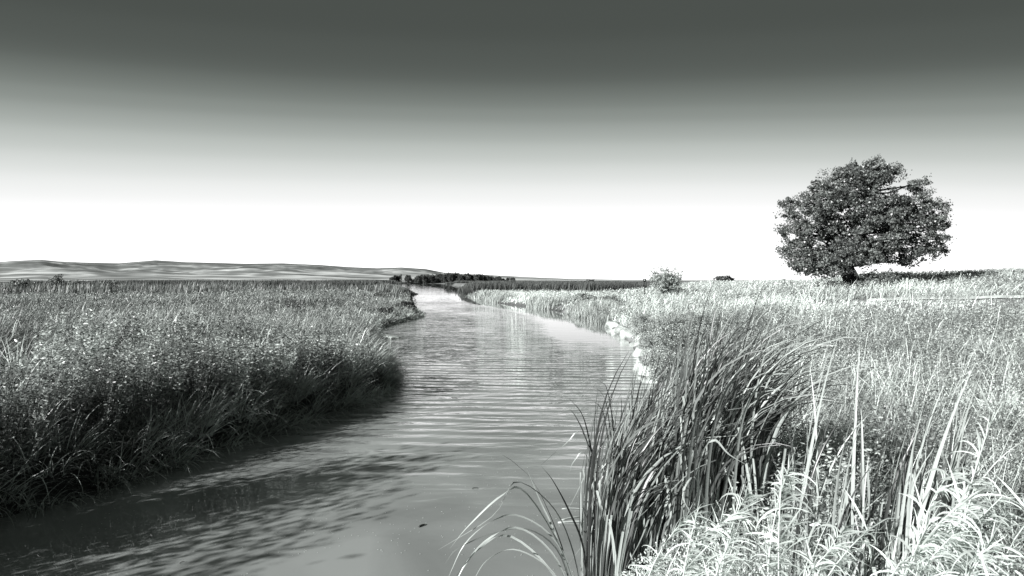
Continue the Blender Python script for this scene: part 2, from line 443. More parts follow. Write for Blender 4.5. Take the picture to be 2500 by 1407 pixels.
# ------------------------------------------------------------------ hills on the horizon
def make_hills():
    skx = [-700, -300, 0, 40, 100, 140, 200, 290, 380, 450, 600, 690, 780, 850, 920, 980, 1040, 1085, 1200, 1300, 1400, 1530, 1700, 2500, 3200]
    sky_ = [641, 644, 640, 637, 634.5, 638, 641, 643, 635.5, 640, 644, 643, 647, 652, 655, 653, 657, 666, 672, 677, 681, 683, 684.5, 685, 685]
    a = np.radians(np.arange(-50, 50, 0.12)); d = np.geomspace(1100, 4200, 90)
    A, D = np.meshgrid(a, d)
    px = 1250 + F * np.tan(A)
    e = (HOR - np.interp(px, skx, sky_)) / F * np.cos(A)
    s = np.clip((D - 1100) / 1900, 0, 1)
    x, y = D * np.sin(A), D * np.cos(A)
    nz = fbm(x / 230 + 0.4 * fbm(x / 150, y / 150, 2, 9), y / 200, 5, 2) - 0.5
    g = s ** 0.75 * (1 + 0.0 * s) + nz * 4.4 * (s * (1 - s)) + 0.02
    back = np.clip((D - 3000) / 1200, 0, 1)
    g = np.clip(g, 0, 1) * (1 - 0.9 * sst(back))
    z = 0.2 + D * np.maximum(e, 0) * g + 2.4 * s
    idx = np.arange(x.size).reshape(x.shape)
    q = np.stack([idx[:-1, :-1], idx[1:, :-1], idx[1:, 1:], idx[:-1, 1:]], -1).reshape(-1, 4)
    tone = np.clip((1 - s) * 0.55 + sst((px - 750) / 600) * 0.35, 0, 1)  # pale fields at the foot; haze towards the right painted into the tone
    m, t, p, out = new_mat('prairie_hills')
    at = t.nodes.new('ShaderNodeAttribute'); at.attribute_name = 'tone'
    tcn = t.nodes.new('ShaderNodeTexCoord'); mp = t.nodes.new('ShaderNodeMapping'); mp.inputs['Scale'].default_value = (0.006, 0.014, 0.05)
    no = t.nodes.new('ShaderNodeTexNoise'); no.inputs['Scale'].default_value = 1.0; no.inputs['Detail'].default_value = 8; no.inputs['Distortion'].default_value = 0.6
    t.links.new(tcn.outputs['Object'], mp.inputs[0]); t.links.new(mp.outputs[0], no.inputs['Vector'])
    ad = t.nodes.new('ShaderNodeMath'); ad.operation = 'MULTIPLY_ADD'; ad.inputs[1].default_value = 0.22
    t.links.new(at.outputs['Fac'], ad.inputs[0]); t.links.new(no.outputs[0], ad.inputs[2])
    cr = t.nodes.new('ShaderNodeValToRGB'); el_ = cr.color_ramp.elements
    el_[0].position = 0.42; el_[1].position = 0.70; el_[0].color = (0.12, 0.127, 0.123, 1); el_[1].color = (0.55, 0.57, 0.56, 1)
    k = el_.new(0.56); k.color = (0.20, 0.21, 0.205, 1)
    t.links.new(ad.outputs[0], cr.inputs[0]); t.links.new(cr.outputs[0], p.inputs['Base Color'])
    p.inputs['Roughness'].default_value = 1.0; p.inputs['Specular IOR Level'].default_value = 0.0
    tag(mesh_obj('hills', np.stack([x, y, z], -1).reshape(-1, 3), [q], m, tone=tone.ravel(), smooth=True), kind='structure')
make_hills()

# ------------------------------------------------------------------ path
pth = smooth_path([(20, 41, 0), (22.5, 39.5, 0), (25, 36.5, 0), (33, 31, 0), (52, 22, 0)], 60)[:, :2]
def path_dist(x, y): return dist_poly(x, y, pth)
tn = np.gradient(pth, axis=0); tn /= np.linalg.norm(tn, axis=1)[:, None]; nm = np.stack([-tn[:, 1], tn[:, 0]], 1)
rows = []
for s in (-0.8, -0.4, 0.0, 0.4, 0.8):
    q = pth + nm * (s + 0.5 * (vnoise(pth[:, 0] * 1.3, pth[:, 1] * 1.3)[:, None] - 0.5)); zz = field(q[:, 0], q[:, 1])[0]
    rows.append(np.column_stack([q, zz + (0.05 if abs(s) > 0.5 else 0.14)]))
PV = np.concatenate(rows); k = len(pth)
pf = np.array([[r * k + i, r * k + i + 1, (r + 1) * k + i + 1, (r + 1) * k + i] for r in range(4) for i in range(k - 1)])
tag(mesh_obj('path', PV, [pf], M_PATH, smooth=True), kind='structure')

# ------------------------------------------------------------------ grass and weeds (nobody could count them)
def sample(n, d0, d1, p, a0=-40, a1=40):
    """polar points round the viewpoint: density falls with distance as d^-p"""
    u = rng.random(n); e = 2 - p
    d = (d0 ** e + u * (d1 ** e - d0 ** e)) ** (1 / e) if abs(e) > 1e-6 else d0 * (d1 / d0) ** u
    a = np.radians(rng.uniform(a0, a1, n))
    return d * np.sin(a), d * np.cos(a), d
def sel(m, *arr): return [a[m] for a in arr]

def left_meadow():
    b = Buf()
    x, y, d = sample(330000, 7, 420, 2.35, -40, 2)
    z, dr, r, ins = field(x, y)
    ok = (~ins) & (~r) & (dr > 0.5) & (rng.random(len(x)) < 0.3 + 0.7 * sst((d - 12) / 14))
    x, y, d, z, dr = sel(ok, x, y, d, z, dr)
    n = len(x)
    patch = fbm(x / 2.6, y / 5.0, 4, 1); big = fbm(x / 14, y / 30, 3, 4)
    tus = vnoise(x / 0.55, y / 0.55, 2) * (1 - 0.6 * sst((d - 30) / 60)) + 0.3 * sst((d - 30) / 60)
    h = (0.0 + 0.30 * patch + 0.24 * big + 0.42 * tus ** 1.5 + 0.10 * rng.random(n)) * (1 + 0.5 * rng.random(n) ** 5)
    h = h * np.where(d > 120, 1.6, 1)
    wd = np.clip(0.0011 * d, 0.006, 0.12) * rng.uniform(0.7, 1.6, n)
    tone = np.clip(0.02 + 0.25 * tus + (patch - 0.28) * 1.1 + (big - .5) * 1.1 + rng.normal(0, 0.22, n), 0, 1)
    tone = tone * np.where(rng.random(n) < 0.35, 0.35, 1.0)
    az = rng.normal(0.3, 1.3, n)
    blades(b, np.column_stack([x, y, z - 0.05]), h, wd, az, rng.uniform(0.05, 0.8, n), rng.uniform(0.2, 1.5, n), 3, tone)
    # small leaves of the herbs between the grasses
    x, y, d = sample(260000, 8, 260, 2.3, -40, 2)
    z, dr, r, ins = field(x, y)
    ok = (~ins) & (~r) & (dr > 0.4)
    x, y, d, z, dr = sel(ok, x, y, d, z, dr); n = len(x)
    patch = fbm(x / 2.6, y / 5.0, 4, 1)
    kp = rng.random(n) < 0.10 + 0.9 * sst((d - 13) / 22) ; x, y, d, z, patch = sel(kp, x, y, d, z, patch); n = len(x)
    C = np.column_stack([x, y, z + rng.uniform(0.1, 0.5, n) * (0.4 + patch) * (0.6 + vnoise(x / 0.55, y / 0.55, 2))])
    leaves(b, C, np.clip(0.0019 * d, 0.025, 0.16) * rng.uniform(0.6, 1.4, n), np.clip(rng.normal(0.38, 0.3, n) + 1.2 * (patch - .5), 0, 1), 0.4, 0.3)
    tag(b.build('meadow_grass', M_GRASS_L), 'grey mottled meadow of mixed grass and herbs on the left bank', 'grass', kind='stuff')
left_meadow()

def left_bank():
    """long overhanging grass in tussocks along the left bank"""
    b = Buf()
    seg = LBp[(LBp[:, 1] > -3) & (LBp[:, 1] < 62)]
    nt_ = 1800
    cum = np.concatenate([[0], np.cumsum(np.linalg.norm(np.diff(seg, axis=0), axis=1))])
    # many tussocks, denser where nearer
    u = cum[-1] * rng.random(nt_) ** 1.5
    cx = np.interp(u, cum, seg[:, 0]); cy = np.interp(u, cum, seg[:, 1])
    off = np.abs(rng.normal(0, 1.0, nt_)) * np.where(rng.random(nt_) < 0.3, 0.4, 2.8) - 0.05
    ang = np.pi + rng.normal(0.2, 0.6, nt_)
    cx = cx + np.cos(ang) * off; cy = cy - np.sin(ang) * off * 0.6
    z, dr, r, ins = field(cx, cy)
    ok = (~r) & (~(ins & (dr > 0.15)))
    cx, cy, z, dr = sel(ok, cx, cy, z, dr)
    per = 46; n = len(cx) * per
    T = np.repeat(np.arange(len(cx)), per)
    tt = np.where(rng.random(len(cx)) < 0.42, rng.uniform(0.0, 0.18, len(cx)), rng.uniform(0.4, 1.0, len(cx)))
    th = rng.uniform(0.38, 0.95, len(cx)) * (1 - 0.35 * sst((cy - 16) / 14)) * (1.0 + 0.1 * sst(dr / 2)); kind = rng.random(len(cx))
    rr = 0.20 * np.sqrt(rng.random(n)); aa_ = rng.uniform(0, 2 * np.pi, n)
    bx = cx[T] + rr * np.cos(aa_); by = cy[T] + rr * np.sin(aa_); bz = z[T] - 0.08
    dist = np.hypot(bx, by)
    edge = np.exp(-dr[T] / 0.6)
    # lean outward from the tussock and, at the edge, over the water
    aj = aa_ + rng.normal(0, 0.7, n); lx = np.cos(aj) + 0.7 * edge + 0.08; ly = np.sin(aj) - 0.45 * edge
    az = np.arctan2(ly, lx)
    h = th[T] * rng.uniform(0.6, 1.15, n)
    wd = np.clip(np.where(kind[T] < 0.5, 0.012, 0.006) + 0.0007 * dist, 0.007, 0.034) * rng.uniform(0.7, 1.3, n)
    lean = rng.uniform(0.05, 0.95, n) + 0.3 * edge
    curve = rng.uniform(0.1, 1.9, n) + 0.5 * edge
    tone = np.clip(tt[T] + rng.normal(0, 0.26, n), 0, 1)
    blades(b, np.column_stack([bx, by, bz]), h, wd, az, lean, curve, 6, tone)
    tag(b.build('bank_grass', M_BANK), 'long dark overhanging grass tussocks along the left water edge', 'grass', kind='stuff')
left_bank()

def herb_patch(b, cx, cy, r, n, hmin, hmax, leafsize, tonemean, per=26, sy=1.0):
    """leafy stems: a thin stalk with leaves up its length"""
    a = rng.uniform(0, 2 * np.pi, n); q = r * np.sqrt(rng.random(n))
    x = cx + q * np.cos(a); y = cy + q * np.sin(a) * sy
    z, dr, rt, ins = field(x, y)
    ok = ~(ins & (dr > 0.25)); x, y, z = sel(ok, x, y, z); n = len(x)
    if n == 0: return
    h = rng.uniform(hmin, hmax, n); az = rng.normal(0.2, 1.0, n); lean = rng.uniform(0, 0.35, n)
    tn_ = np.clip(rng.normal(tonemean, 0.12, n), 0, 1)
    blades(b, np.column_stack([x, y, z - 0.05]), h, np.full(n, 0.007), az, lean, lean * 0.5, 3, tn_ * 0.7, taper=0.3)
    T = np.repeat(np.arange(n), per); s = rng.uniform(0.3, 1.02, n * per)
    th = lean[T]
    base = np.column_stack([x[T] + np.cos(az[T]) * np.sin(th) * h[T] * s, y[T] + np.sin(az[T]) * np.sin(th) * h[T] * s, z[T] + h[T] * s * np.cos(th)])
    la = rng.uniform(0, 2 * np.pi, n * per); out = np.column_stack([np.cos(la), np.sin(la), rng.uniform(-0.4, 0.6, n * per)])
    L_ = leafsize * rng.uniform(0.6, 1.3, n * per) * (1.15 - 0.5 * s)
    leaves(b, base + out * L_[:, None] * 0.55, L_, np.clip(tn_[T] + rng.normal(0, 0.22, n * per), 0, 1), 0.38, 0.8, along=out * 2.2)

def left_weeds():
    b = Buf()
    spots = [(270, 790, 12.5), (330, 800, 13), (420, 790, 13.5), (500, 785, 14), (590, 800, 14), (640, 820, 13.5), (150, 810, 12), (700, 770, 17), (770, 790, 16), (850, 800, 17),
             (560, 860, 12.3), (820, 830, 16.2), (470, 760, 17), (350, 755, 18), (620, 760, 19)]
    for i in range(46):                          # a broken belt of leafy weeds along the crest
        d = rng.uniform(10.5, 18); k_ = rng.uniform(-0.66, -0.22); cx = k_ * d
        if field(np.array([cx]), np.array([d]))[3][0]: continue
        herb_patch(b, cx, d, rng.uniform(0.2, 0.55), 16, 0.6, 1.05, 0.10, float(rng.choice([0.1, 0.4, 0.85])), 30)
    for px, py, d in spots:
        cx = (px - 1250) * d / F
        herb_patch(b, cx, d, 0.7, 30, 0.6, 1.0, 0.085, 0.6, 26)
    for i in range(90):
        d = 16 + 70 * rng.random() ** 1.3; cx = -d * rng.uniform(0.12, 0.72)
        herb_patch(b, cx, d, rng.uniform(0.5, 1.8), 26, 0.4, 0.75, 0.045 + 0.0013 * d, rng.uniform(0.15, 0.5), 22, 2.0)
    for i in range(95):                           # taller weeds a step back from the edge
        y_ = rng.uniform(6.4, 15.5); xx = np.interp(y_, LBp[:, 1], LBp[:, 0]) - rng.uniform(0.5, 1.7)
        herb_patch(b, xx, y_, rng.uniform(0.15, 0.4), 14, 0.7, 1.2, 0.075, float(rng.choice([0.05, 0.15, 0.3, 0.8])), 30)
    # off frame on the left, so that their shadows reach the pool
    for i in range(50):
        y_ = rng.uniform(-3, 6.6); xx = np.interp(y_, LBp[:, 1], LBp[:, 0]) - rng.uniform(0.0, 0.9)
        herb_patch(b, xx, y_, 0.35, 16, 1.2, 2.5, 0.16, 0.35, 30)
    tag(b.build('leafy_weeds', M_WEED), 'bright leafy weeds growing among the grass on the left bank', 'weeds', kind='stuff')
left_weeds()

def right_meadow():
    b = Buf()
    x, y, d = sample(430000, 2.6, 300, 2.25, -4, 41)
    z, dr, r, ins = field(x, y)
    pd = path_dist(x, y)
    ok = (~ins) & r & (dr > 0.15) & (pd > 1.0) & (rng.random(len(x)) < 0.5 + 0.5 * sst((d - 8) / 12))
    x, y, d, z, dr, pd = sel(ok, x, y, d, z, dr, pd); n = len(x)
    patch = fbm(x / 1.7, y / 3.2, 4, 8); big = fbm(x / 10, y / 18, 3, 12)
    mown = np.exp(-(((x - 24) / 9) ** 2 + ((y - 31) / 6) ** 2)) 
    h = (0.02 + 0.26 * patch + 0.32 * big + 0.36 * vnoise(x / 0.6, y / 0.6, 7) + 0.10 * rng.random(n)) * (1 + 0.8 * rng.random(n) ** 6) * (1 - 0.6 * mown)
    h *= np.clip(0.35 + dr / 2.0, 0.35, 1)
    h = np.where((pd < 11) & (y < np.interp(x, pth[:, 0], pth[:, 1])) & (x > 15), h * 0.4, h)
    wd = np.clip(0.004 + 0.0009 * d, 0.0075, 0.11) * rng.uniform(0.6, 1.6, n)
    tone = np.clip(0.6 + (patch - 0.5) * 1.1 + (big - .5) * 0.9 + rng.normal(0, 0.26, n), 0, 1)
    tone = np.where(rng.random(n) < 0.30 + 0.5 * (0.5 - big), tone * 0.15, np.clip(tone + 0.12, 0, 1))
    az = rng.normal(0.15, 1.2, n)
    blades(b, np.column_stack([x, y, z - 0.04]), h, wd, az, rng.uniform(0.05, 1.15, n), rng.uniform(0.3, 1.9, n), 4, tone)
    x, y, d = sample(330000, 4, 200, 2.2, -4, 41)
    z, dr, r, ins = field(x, y); pd = path_dist(x, y)
    ok = (~ins) & r & (dr > 0.5) & (pd > 1.2)
    ok &= ~((pd < 9) & (y < np.interp(x, pth[:, 0], pth[:, 1])) & (x > 15))
    x, y, d, z, dr = sel(ok, x, y, d, z, dr); n = len(x)
    patch = fbm(x / 1.7, y / 3.2, 4, 8)
    C = np.column_stack([x, y, z + rng.uniform(0.12, 0.62, n) * (0.5 + patch) * np.clip(0.35 + dr / 2, 0.35, 1)])
    leaves(b, C, np.clip(0.0020 * d, 0.020, 0.16) * rng.uniform(0.6, 1.4, n), np.clip(rng.normal(0.48, 0.3, n) + 1.3 * (patch - .5), 0, 1), 0.35, 0.3)
    tag(b.build('dry_grass', M_GRASS_R), 'pale dry sunlit meadow grass covering the whole right bank', 'grass', kind='stuff')
right_meadow()
def right_weeds():
    b = Buf()
    for i in range(230):
        d = 6 + 62 * rng.random() ** 1.5; cx = d * rng.uniform(0.12, 0.74)
        _, dr_, rt_, in_ = field(np.array([cx]), np.array([d]))
        if in_[0] or not rt_[0] or dr_[0] < 1.0 or path_dist(np.array([cx]), np.array([d]))[0] < 2.5 or (cx > 14 and 24 < d < 42): continue
        herb_patch(b, cx, d, rng.uniform(0.4, 1.1) * (1 + d / 50), 30, 0.35, 0.72, 0.045 + 0.0016 * d, rng.uniform(0.12, 0.55), 26, 1.5)
    for i in range(26):
        d = rng.uniform(4.4, 6.6); herb_patch(b, d * rng.uniform(0.34, 0.46), d, 0.3, 14, 0.5, 1.05, 0.06, rng.uniform(0.5, 0.95), 34)
    for i in range(22):
        k_ = rng.integers(0, 48); q_ = pth[k_] * rng.uniform(0.90, 0.96)
        herb_patch(b, q_[0], q_[1], rng.uniform(0.3, 0.8), 16, 0.4, 0.8, 0.07, rng.uniform(0.3, 0.7), 20)
    tag(b.build('leafy_weeds', M_WEED), 'mottled grey leafy weeds in patches among the dry grass of the right bank', 'weeds', kind='stuff')
right_weeds()

def tall_stems():
    """pale dry stalks standing out of both meadows"""
    b = Buf()
    x, y, d = sample(2600, 4, 75, 1.9, -38, 40)
    z, dr, r, ins = field(x, y); pd = path_dist(x, y)
    ok = (~ins) & (dr > 0.8) & (pd > 1.4) & (r | (rng.random(len(x)) < 0.22)); x, y, d, z, r = sel(ok, x, y, d, z, r); n = len(x)
    h = rng.uniform(0.55, 1.05, n) * np.where(r, 1, 0.9)
    lean = rng.uniform(0, 0.35, n)
    az = rng.normal(0.2, 0.9, n)
    blades(b, np.column_stack([x, y, z]), h, np.clip(0.0007 * d, 0.006, 0.03), az, lean, rng.uniform(0, 0.6, n), 4, np.clip(rng.normal(0.8, 0.2, n), 0, 1), taper=0.35)
    tag(b.build('dry_stalks', M_GRASS_R), 'thin pale dry stalks standing out above the meadow grass', 'grass', kind='stuff')
tall_stems()

def reed_bed(name, label, pts, hmin, hmax, tonemean, mat, wpx=0.0010):
    """pts: polygon-ish list of (x, y, count, rx, ry)"""
    b = Buf()
    for row in pts:
        cx, cy, n, rx, ry = row[:5]; hs = row[5] if len(row) > 5 else 1.0; n = int(n * 1.6)
        x = cx + rng.uniform(-1, 1, n) * rx; y = cy + rng.uniform(-1, 1, n) * ry
        z, dr, r, ins = field(x, y); ok = ~(ins & (dr > 0.012 * cy)); x, y, z = sel(ok, x, y, z); m = len(x); d = np.hypot(x, y)
        cl = fbm(x / 5, y / 7, 4, 6); tn_ = np.clip(rng.normal(tonemean, 0.16, m) + (cl - .5) * .5, 0, 1)
        blades(b, np.column_stack([x, y, z - 0.1]), hs * (hmin + (hmax - hmin) * np.clip(rng.random(m) * 0.5 + (cl - 0.3) * 1.3, 0, 1.2)), np.clip(wpx * d, 0.02, 0.4) * rng.uniform(.7, 1.3, m), rng.normal(0, 1.0, m), rng.uniform(0, 0.2, m), rng.uniform(0, 0.6, m), 3, tn_, taper=0.5)
    return tag(b.build(name, mat), label, 'reeds', kind='stuff')
reed_bed('reed_bed', 'dark band of reeds across the far end of the left meadow',
         [(-42, 150, 5000, 12, 22), (-62, 175, 7000, 20, 20), (-95, 190, 6000, 22, 20), (-21, 125, 1800, 4, 18, 0.55), (-75, 270, 4000, 18, 30)], 1.3, 2.0, 0.25, M_REED)
reed_bed('reed_bed', 'dark band of tall reeds behind the water on the right bank',
         [(4, 135, 6500, 13, 16), (16, 125, 3500, 5, 10), (-4, 190, 4500, 8, 35), (14, 200, 7000, 20, 30)], 1.5, 2.2, 0.25, M_REED)
reed_bed('reed_bed', 'low dark strip of reeds on the far shore of the pond',
         [(-80, 500, 5000, 45, 14), (-20, 500, 4000, 35, 14), (30, 480, 3000, 40, 14)], 1.6, 2.2, 0.3, M_REED, 0.0014)
reed_bed('water_grass', 'pale grass standing in the shallows along the right shore',
         [(G(1440, 770)[0], G(1440, 770)[1], 1500, 1.6, 4), (G(1350, 752)[0], G(1350, 752)[1], 1500, 2.5, 5), (-2.5, 92, 2200, 2.6, 10), (-4, 120, 2500, 4, 18), (5.6, 46, 900, .8, 4)],
         0.35, 0.95, 0.3, M_GRASS_R, 0.0010)
reed_bed('tall_weeds', 'tall dark weeds at the far edge of the left meadow',
         [(-48, 78, 2200, 16, 7), (-60, 95, 2200, 14, 9), (-40, 105, 1800, 14, 8), (-22, 96, 900, 8, 5)], 0.3, 1.75, 0.18, M_GRASS_L, 0.0010)

# ------------------------------------------------------------------ trees and bushes
rng = np.random.default_rng(11)
def crown_leaves(b, blobs, nclump, per, clump_r, leaf, lo=0.35, zmin=None, tm=0.45, rmin=0.55):
    """blobs: (x,y,z,rx,ry,rz). clumps of leaves through each blob's volume, denser outside"""
    vol = np.array([q[3] * q[4] * q[5] for q in blobs]) ** 0.75; pick = rng.choice(len(blobs), nclump, p=vol / vol.sum())
    B = np.array(blobs)[pick]
    v = rng.normal(size=(nclump, 3)); v /= np.linalg.norm(v, axis=1)[:, None]
    r = rmin + (1 - rmin) * rng.random(nclump) ** 0.6
    r = r * (1 + 0.10 * rng.normal(size=nclump))
    C = B[:, :3] + v * r[:, None] * B[:, 3:6]
    if zmin is not None: C = C[C[:, 2] > zmin]
    n = len(C)
    tc_ = np.clip(rng.normal(tm, 0.15, n), 0, 1); cr_ = clump_r * rng.uniform(0.6, 1.3, n)
    T = np.repeat(np.arange(n), per)
    q = rng.normal(size=(n * per, 3)); q /= np.linalg.norm(q, axis=1)[:, None]
    q *= rng.random(n * per)[:, None] ** 0.45
    P = C[T] + q * cr_[T][:, None] * np.array([1.1, 1.1, 0.75])
    leaves(b, P, leaf * rng.uniform(0.6, 1.35, len(P)), np.clip(tc_[T] + rng.normal(0, 0.25, len(P)), 0, 1), 0.75, 0.35)
    return C

def big_tree():
    D = 52.0; s = D / F
    bx, by = (2078 - 1250) * s, D
    bz = float(field(np.array([bx]), np.array([by]))[0][0])
    root = empty('broadleaf_tree', (bx, by, bz - 0.1))
    tag(root, 'large lone dark broadleaf tree with a wide crown and leaning trunk on the right meadow', 'tree')
    spec = [(2110, 430, 75, 42, 3.0), (2065, 455, 70, 50, 2.8), (2155, 428, 34, 28, 1.8), (2010, 490, 60, 50, 2.6), (1960, 525, 48, 38, 2.0), (1925, 500, 20, 18, .8),
            (1945, 570, 42, 32, 2.0), (1955, 615, 48, 38, 2.2), (1975, 650, 45, 24, 1.8), (2015, 590, 70, 60, 3.2), (2015, 655, 48, 24, 1.5), (2070, 520, 90, 70, 3.6), (2070, 625, 62, 42, 2.5), (2120, 570, 90, 65, 3.8),
            (2145, 510, 60, 50, 3.0), (2228, 500, 48, 38, 2.4), (2240, 452, 24, 22, 1.2), (2265, 520, 42, 34, 2.0), (2220, 555, 60, 50, 2.8), (2268, 585, 38, 30, 1.8), (2285, 612, 27, 16, 1.0), (2195, 615, 55, 32, 2.4),
            (2250, 622, 38, 18, 1.2), (2215, 640, 22, 10, .8), (2140, 615, 40, 32, 2.0), (1912, 558, 14, 12, .6), (1925, 610, 22, 22, 1.0), (2302, 552, 12, 8, .5), (2190, 412, 14, 8, .5), (2130, 392, 10, 9, .5), (2295, 500, 12, 12, .6), (2280, 540, 22, 20, 1.0)]
    blobs = []
    for px, py, rx, ry, ryd in spec:
        c = W(px, py, D + rng.uniform(-1.2, 1.2)) - np.array([bx, by, bz - 0.1])
        blobs.append((c[0], c[1], c[2], rx * s * 0.88, ryd * 0.9, ry * s * 0.80))
    for px, py, dd_, rx, ry in ((2020, 655, -2.6, 40, 24), (2050, 630, -3.0, 48, 28), (1985, 640, -2.0, 42, 24), (2110, 625, -2.6, 40, 22)):
        c = W(px, py, D + dd_) - np.array([bx, by, bz - 0.1]); blobs.append((c[0], c[1], c[2], rx * s * 0.85, 1.3, ry * s * 0.85))
    b = Buf()
    C = crown_leaves(b, blobs, 1750, 52, 0.30, 0.14, zmin=0.55, tm=0.42)
    k_ = 300; v_ = rng.normal(size=(k_, 3)); v_[:, 1] *= 0.6; v_ /= np.linalg.norm(v_, axis=1)[:, None]
    sh = np.array(blobs)[rng.integers(0, len(blobs), k_)]; spr = sh[:, :3] + v_ * sh[:, 3:6] * rng.uniform(1.05, 1.32, k_)[:, None]; spr = spr[spr[:, 2] > 0.8]
    for c_ in spr:
        leaves(b, c_ + rng.normal(0, 0.12, (26, 3)) * np.array([1.3, 1, 1]), 0.13 * rng.uniform(0.6, 1.3, 26), np.clip(rng.normal(0.4, 0.25, 26), 0, 1), 0.75, 0.35)
    b.build('crown', M_TREE, root)
    # trunk: two stems that lean left and divide
    tb = Buf()
    off = np.array([bx, by, bz - 0.1])
    def Q(px, py, dd=0.0): return W(px, py, D + dd) - off
    tops = []
    for pts, r0, r1 in (([(2084, 700, 0), (2068, 675, 0), (2052, 640, 0), (2040, 590, .3), (2030, 530, .5), (2045, 470, .6)], 0.42, 0.12),
                        ([(2086, 700, -.4), (2082, 672, -.4), (2070, 640, -.3), (2090, 590, -.6), (2120, 530, -.5), (2120, 450, -.2)], 0.38, 0.10)):
        P = smooth_path([Q(*p) for p in pts], 22); tube(tb, P, np.linspace(r0, r1, 22) * (1 + 0.18 * np.exp(-np.arange(22) / 2.0)), 12); tops.append(P)
    tb.build('trunk', M_BARK, root, smooth=True)
    lb = Buf()
    ends = C[rng.choice(len(C), 150)]
    allp = np.concatenate([t_[7:] for t_ in tops])
    for e_ in ends:
        i = np.argmin(np.linalg.norm(allp - e_, axis=1) + 0.8 * np.maximum(0, allp[:, 2] - e_[2] + 0.5)); a_ = allp[i]
        mid = (a_ + e_) / 2 + rng.normal(0, 0.25, 3); ln = np.linalg.norm(e_ - a_)
        tube(lb, smooth_path([a_, mid, e_], 7), np.linspace(0.025 + 0.02 * ln, 0.012, 7), 5)
    # bare dead limb to the right
    for pts in ([(2200, 560, 0), (2240, 545, -1), (2290, 575, -2), (2305, 565, -2)], [(2270, 575, -1.8), (2298, 576, -2.0)], [(2150, 540, -2.6), (2180, 520, -3.2), (2195, 535, -3.2), (2190, 550, -3.2)]):
        P = smooth_path([Q(*p) for p in pts], 10); tube(lb, P, np.linspace(0.06, 0.015, 10), 5)
    lb.build('branches', M_BARK, root, smooth=True)
big_tree()

def bush(name, label, cat, loc, rx, ry, rz, nclump, per, clump_r, leaf, mat, tm=0.45, lobes=6, group=None, stems=True, ragged=0.25, part='crown'):
    root = empty(name, loc); tag(root, label, cat, group)
    blobs = [(0, 0, rz * 0.42, rx * 0.7, ry * 0.7, rz * 0.5)]
    for i in range(lobes):
        a = rng.uniform(0, 2 * np.pi); q = rng.uniform(0.35, 0.75)
        zz = rz * rng.uniform(0.3, 0.72) 
        sc = rng.uniform(0.28, 0.48)
        blobs.append((rx * q * math.cos(a), ry * q * math.sin(a), zz, rx * sc, ry * sc, rz * rng.uniform(0.22, 0.36)))
    b = Buf(); C = crown_leaves(b, blobs, nclump, per, clump_r, leaf, zmin=0.05, tm=tm, rmin=0.3)
    b.build(part, mat, root)
    if stems:
        t_ = Buf(); k = min(10, 3 + lobes)
        for e_ in C[rng.choice(len(C), k)]:
            st = np.array([rng.uniform(-.08, .08) * rx, rng.uniform(-.08, .08) * ry, -0.15])
            r0 = 0.02 + 0.018 * rz
            tube(t_, smooth_path([st, np.array([e_[0] * .35, e_[1] * .35, max(0.15, e_[2] * 0.5)]), e_], 7), np.linspace(r0, r0 * 0.25, 7), 5)
        t_.build('trunk' if cat == 'tree' else 'stems', M_BARK, root, smooth=True)
    return root
def gz_at(x, y): return float(field(np.array([x]), np.array([y]))[0][0])
def place(px, d): x = (px - 1250) * d / F; return (x, d, gz_at(x, d))

p = place(1622, 62)
bush('round_bush', 'airy round bush on the skyline of the right meadow, beside the small square sign', 'bush', p, 1.5, 1.3, 1.08 * (H + (HOR - 655) * 62 / F - p[2]), 330, 24, 0.24, 0.11, M_BUSH, 0.6, 11)
bush('low_shrub', 'low leafy shrub in shade just right of the large tree trunk', 'shrub', place(2140, 50), 1.5, 1.0, 1.35, 140, 26, 0.2, 0.09, M_BUSH, 0.15, 6)
bush('low_shrub', 'small leafy shrub at the left foot of the large tree', 'shrub', place(2010, 50), 0.9, 0.8, 0.9, 60, 26, 0.18, 0.09, M_BUSH, 0.1, 5)
bush('small_tree', 'tiny dark flat-topped tree on the skyline between the round bush and the large tree', 'tree', (place(1768, 190)[0], 190, 2.0), 2.6, 2.0, 1.7, 60, 26, 0.45, 0.35, M_FARTREE, 0.3, 6)
bush('dark_bush', 'dark rounded bush on the tip of the left bank where the river bends', 'bush', place(988, 54), 0.7, 0.7, 0.85, 110, 30, 0.16, 0.10, M_FARTREE, 0.35, 6)
bush('dark_bush', 'dark drooping bush behind the tip of the left bank, left of the other dark bush', 'bush', place(928, 46), 0.95, 0.8, 0.6, 110, 30, 0.16, 0.10, M_FARTREE, 0.35, 6)
bush('dark_bush', 'very small dark bush at the water on the left bank tip', 'bush', place(1005, 52.5), 0.35, 0.3, 0.6, 30, 26, 0.1, 0.08, M_FARTREE, 0.3, 4)
bush('scraggy_bush', 'scraggy bush sticking up against the hills at the far left', 'bush', place(140, 88), 1.6, 1.0, 2.6, 80, 22, 0.25, 0.16, M_BUSH, 0.1, 6)
bush('scraggy_bush', 'lower bush right of the scraggy bush at the far left', 'bush', place(180, 86), 1.0, 0.9, 2.0, 50, 22, 0.25, 0.16, M_BUSH, 0.15, 5)
bush('scraggy_bush', 'broad low bush left of the scraggy bush at the far left', 'bush', place(45, 84), 1.9, 1.2, 1.9, 80, 22, 0.25, 0.16, M_BUSH, 0.25, 5)
bush('scraggy_bush', 'low dark bush midway along the far edge of the left meadow', 'bush', place(270, 88), 1.9, 1.0, 1.7, 70, 22, 0.25, 0.16, M_BUSH, 0.12, 5)
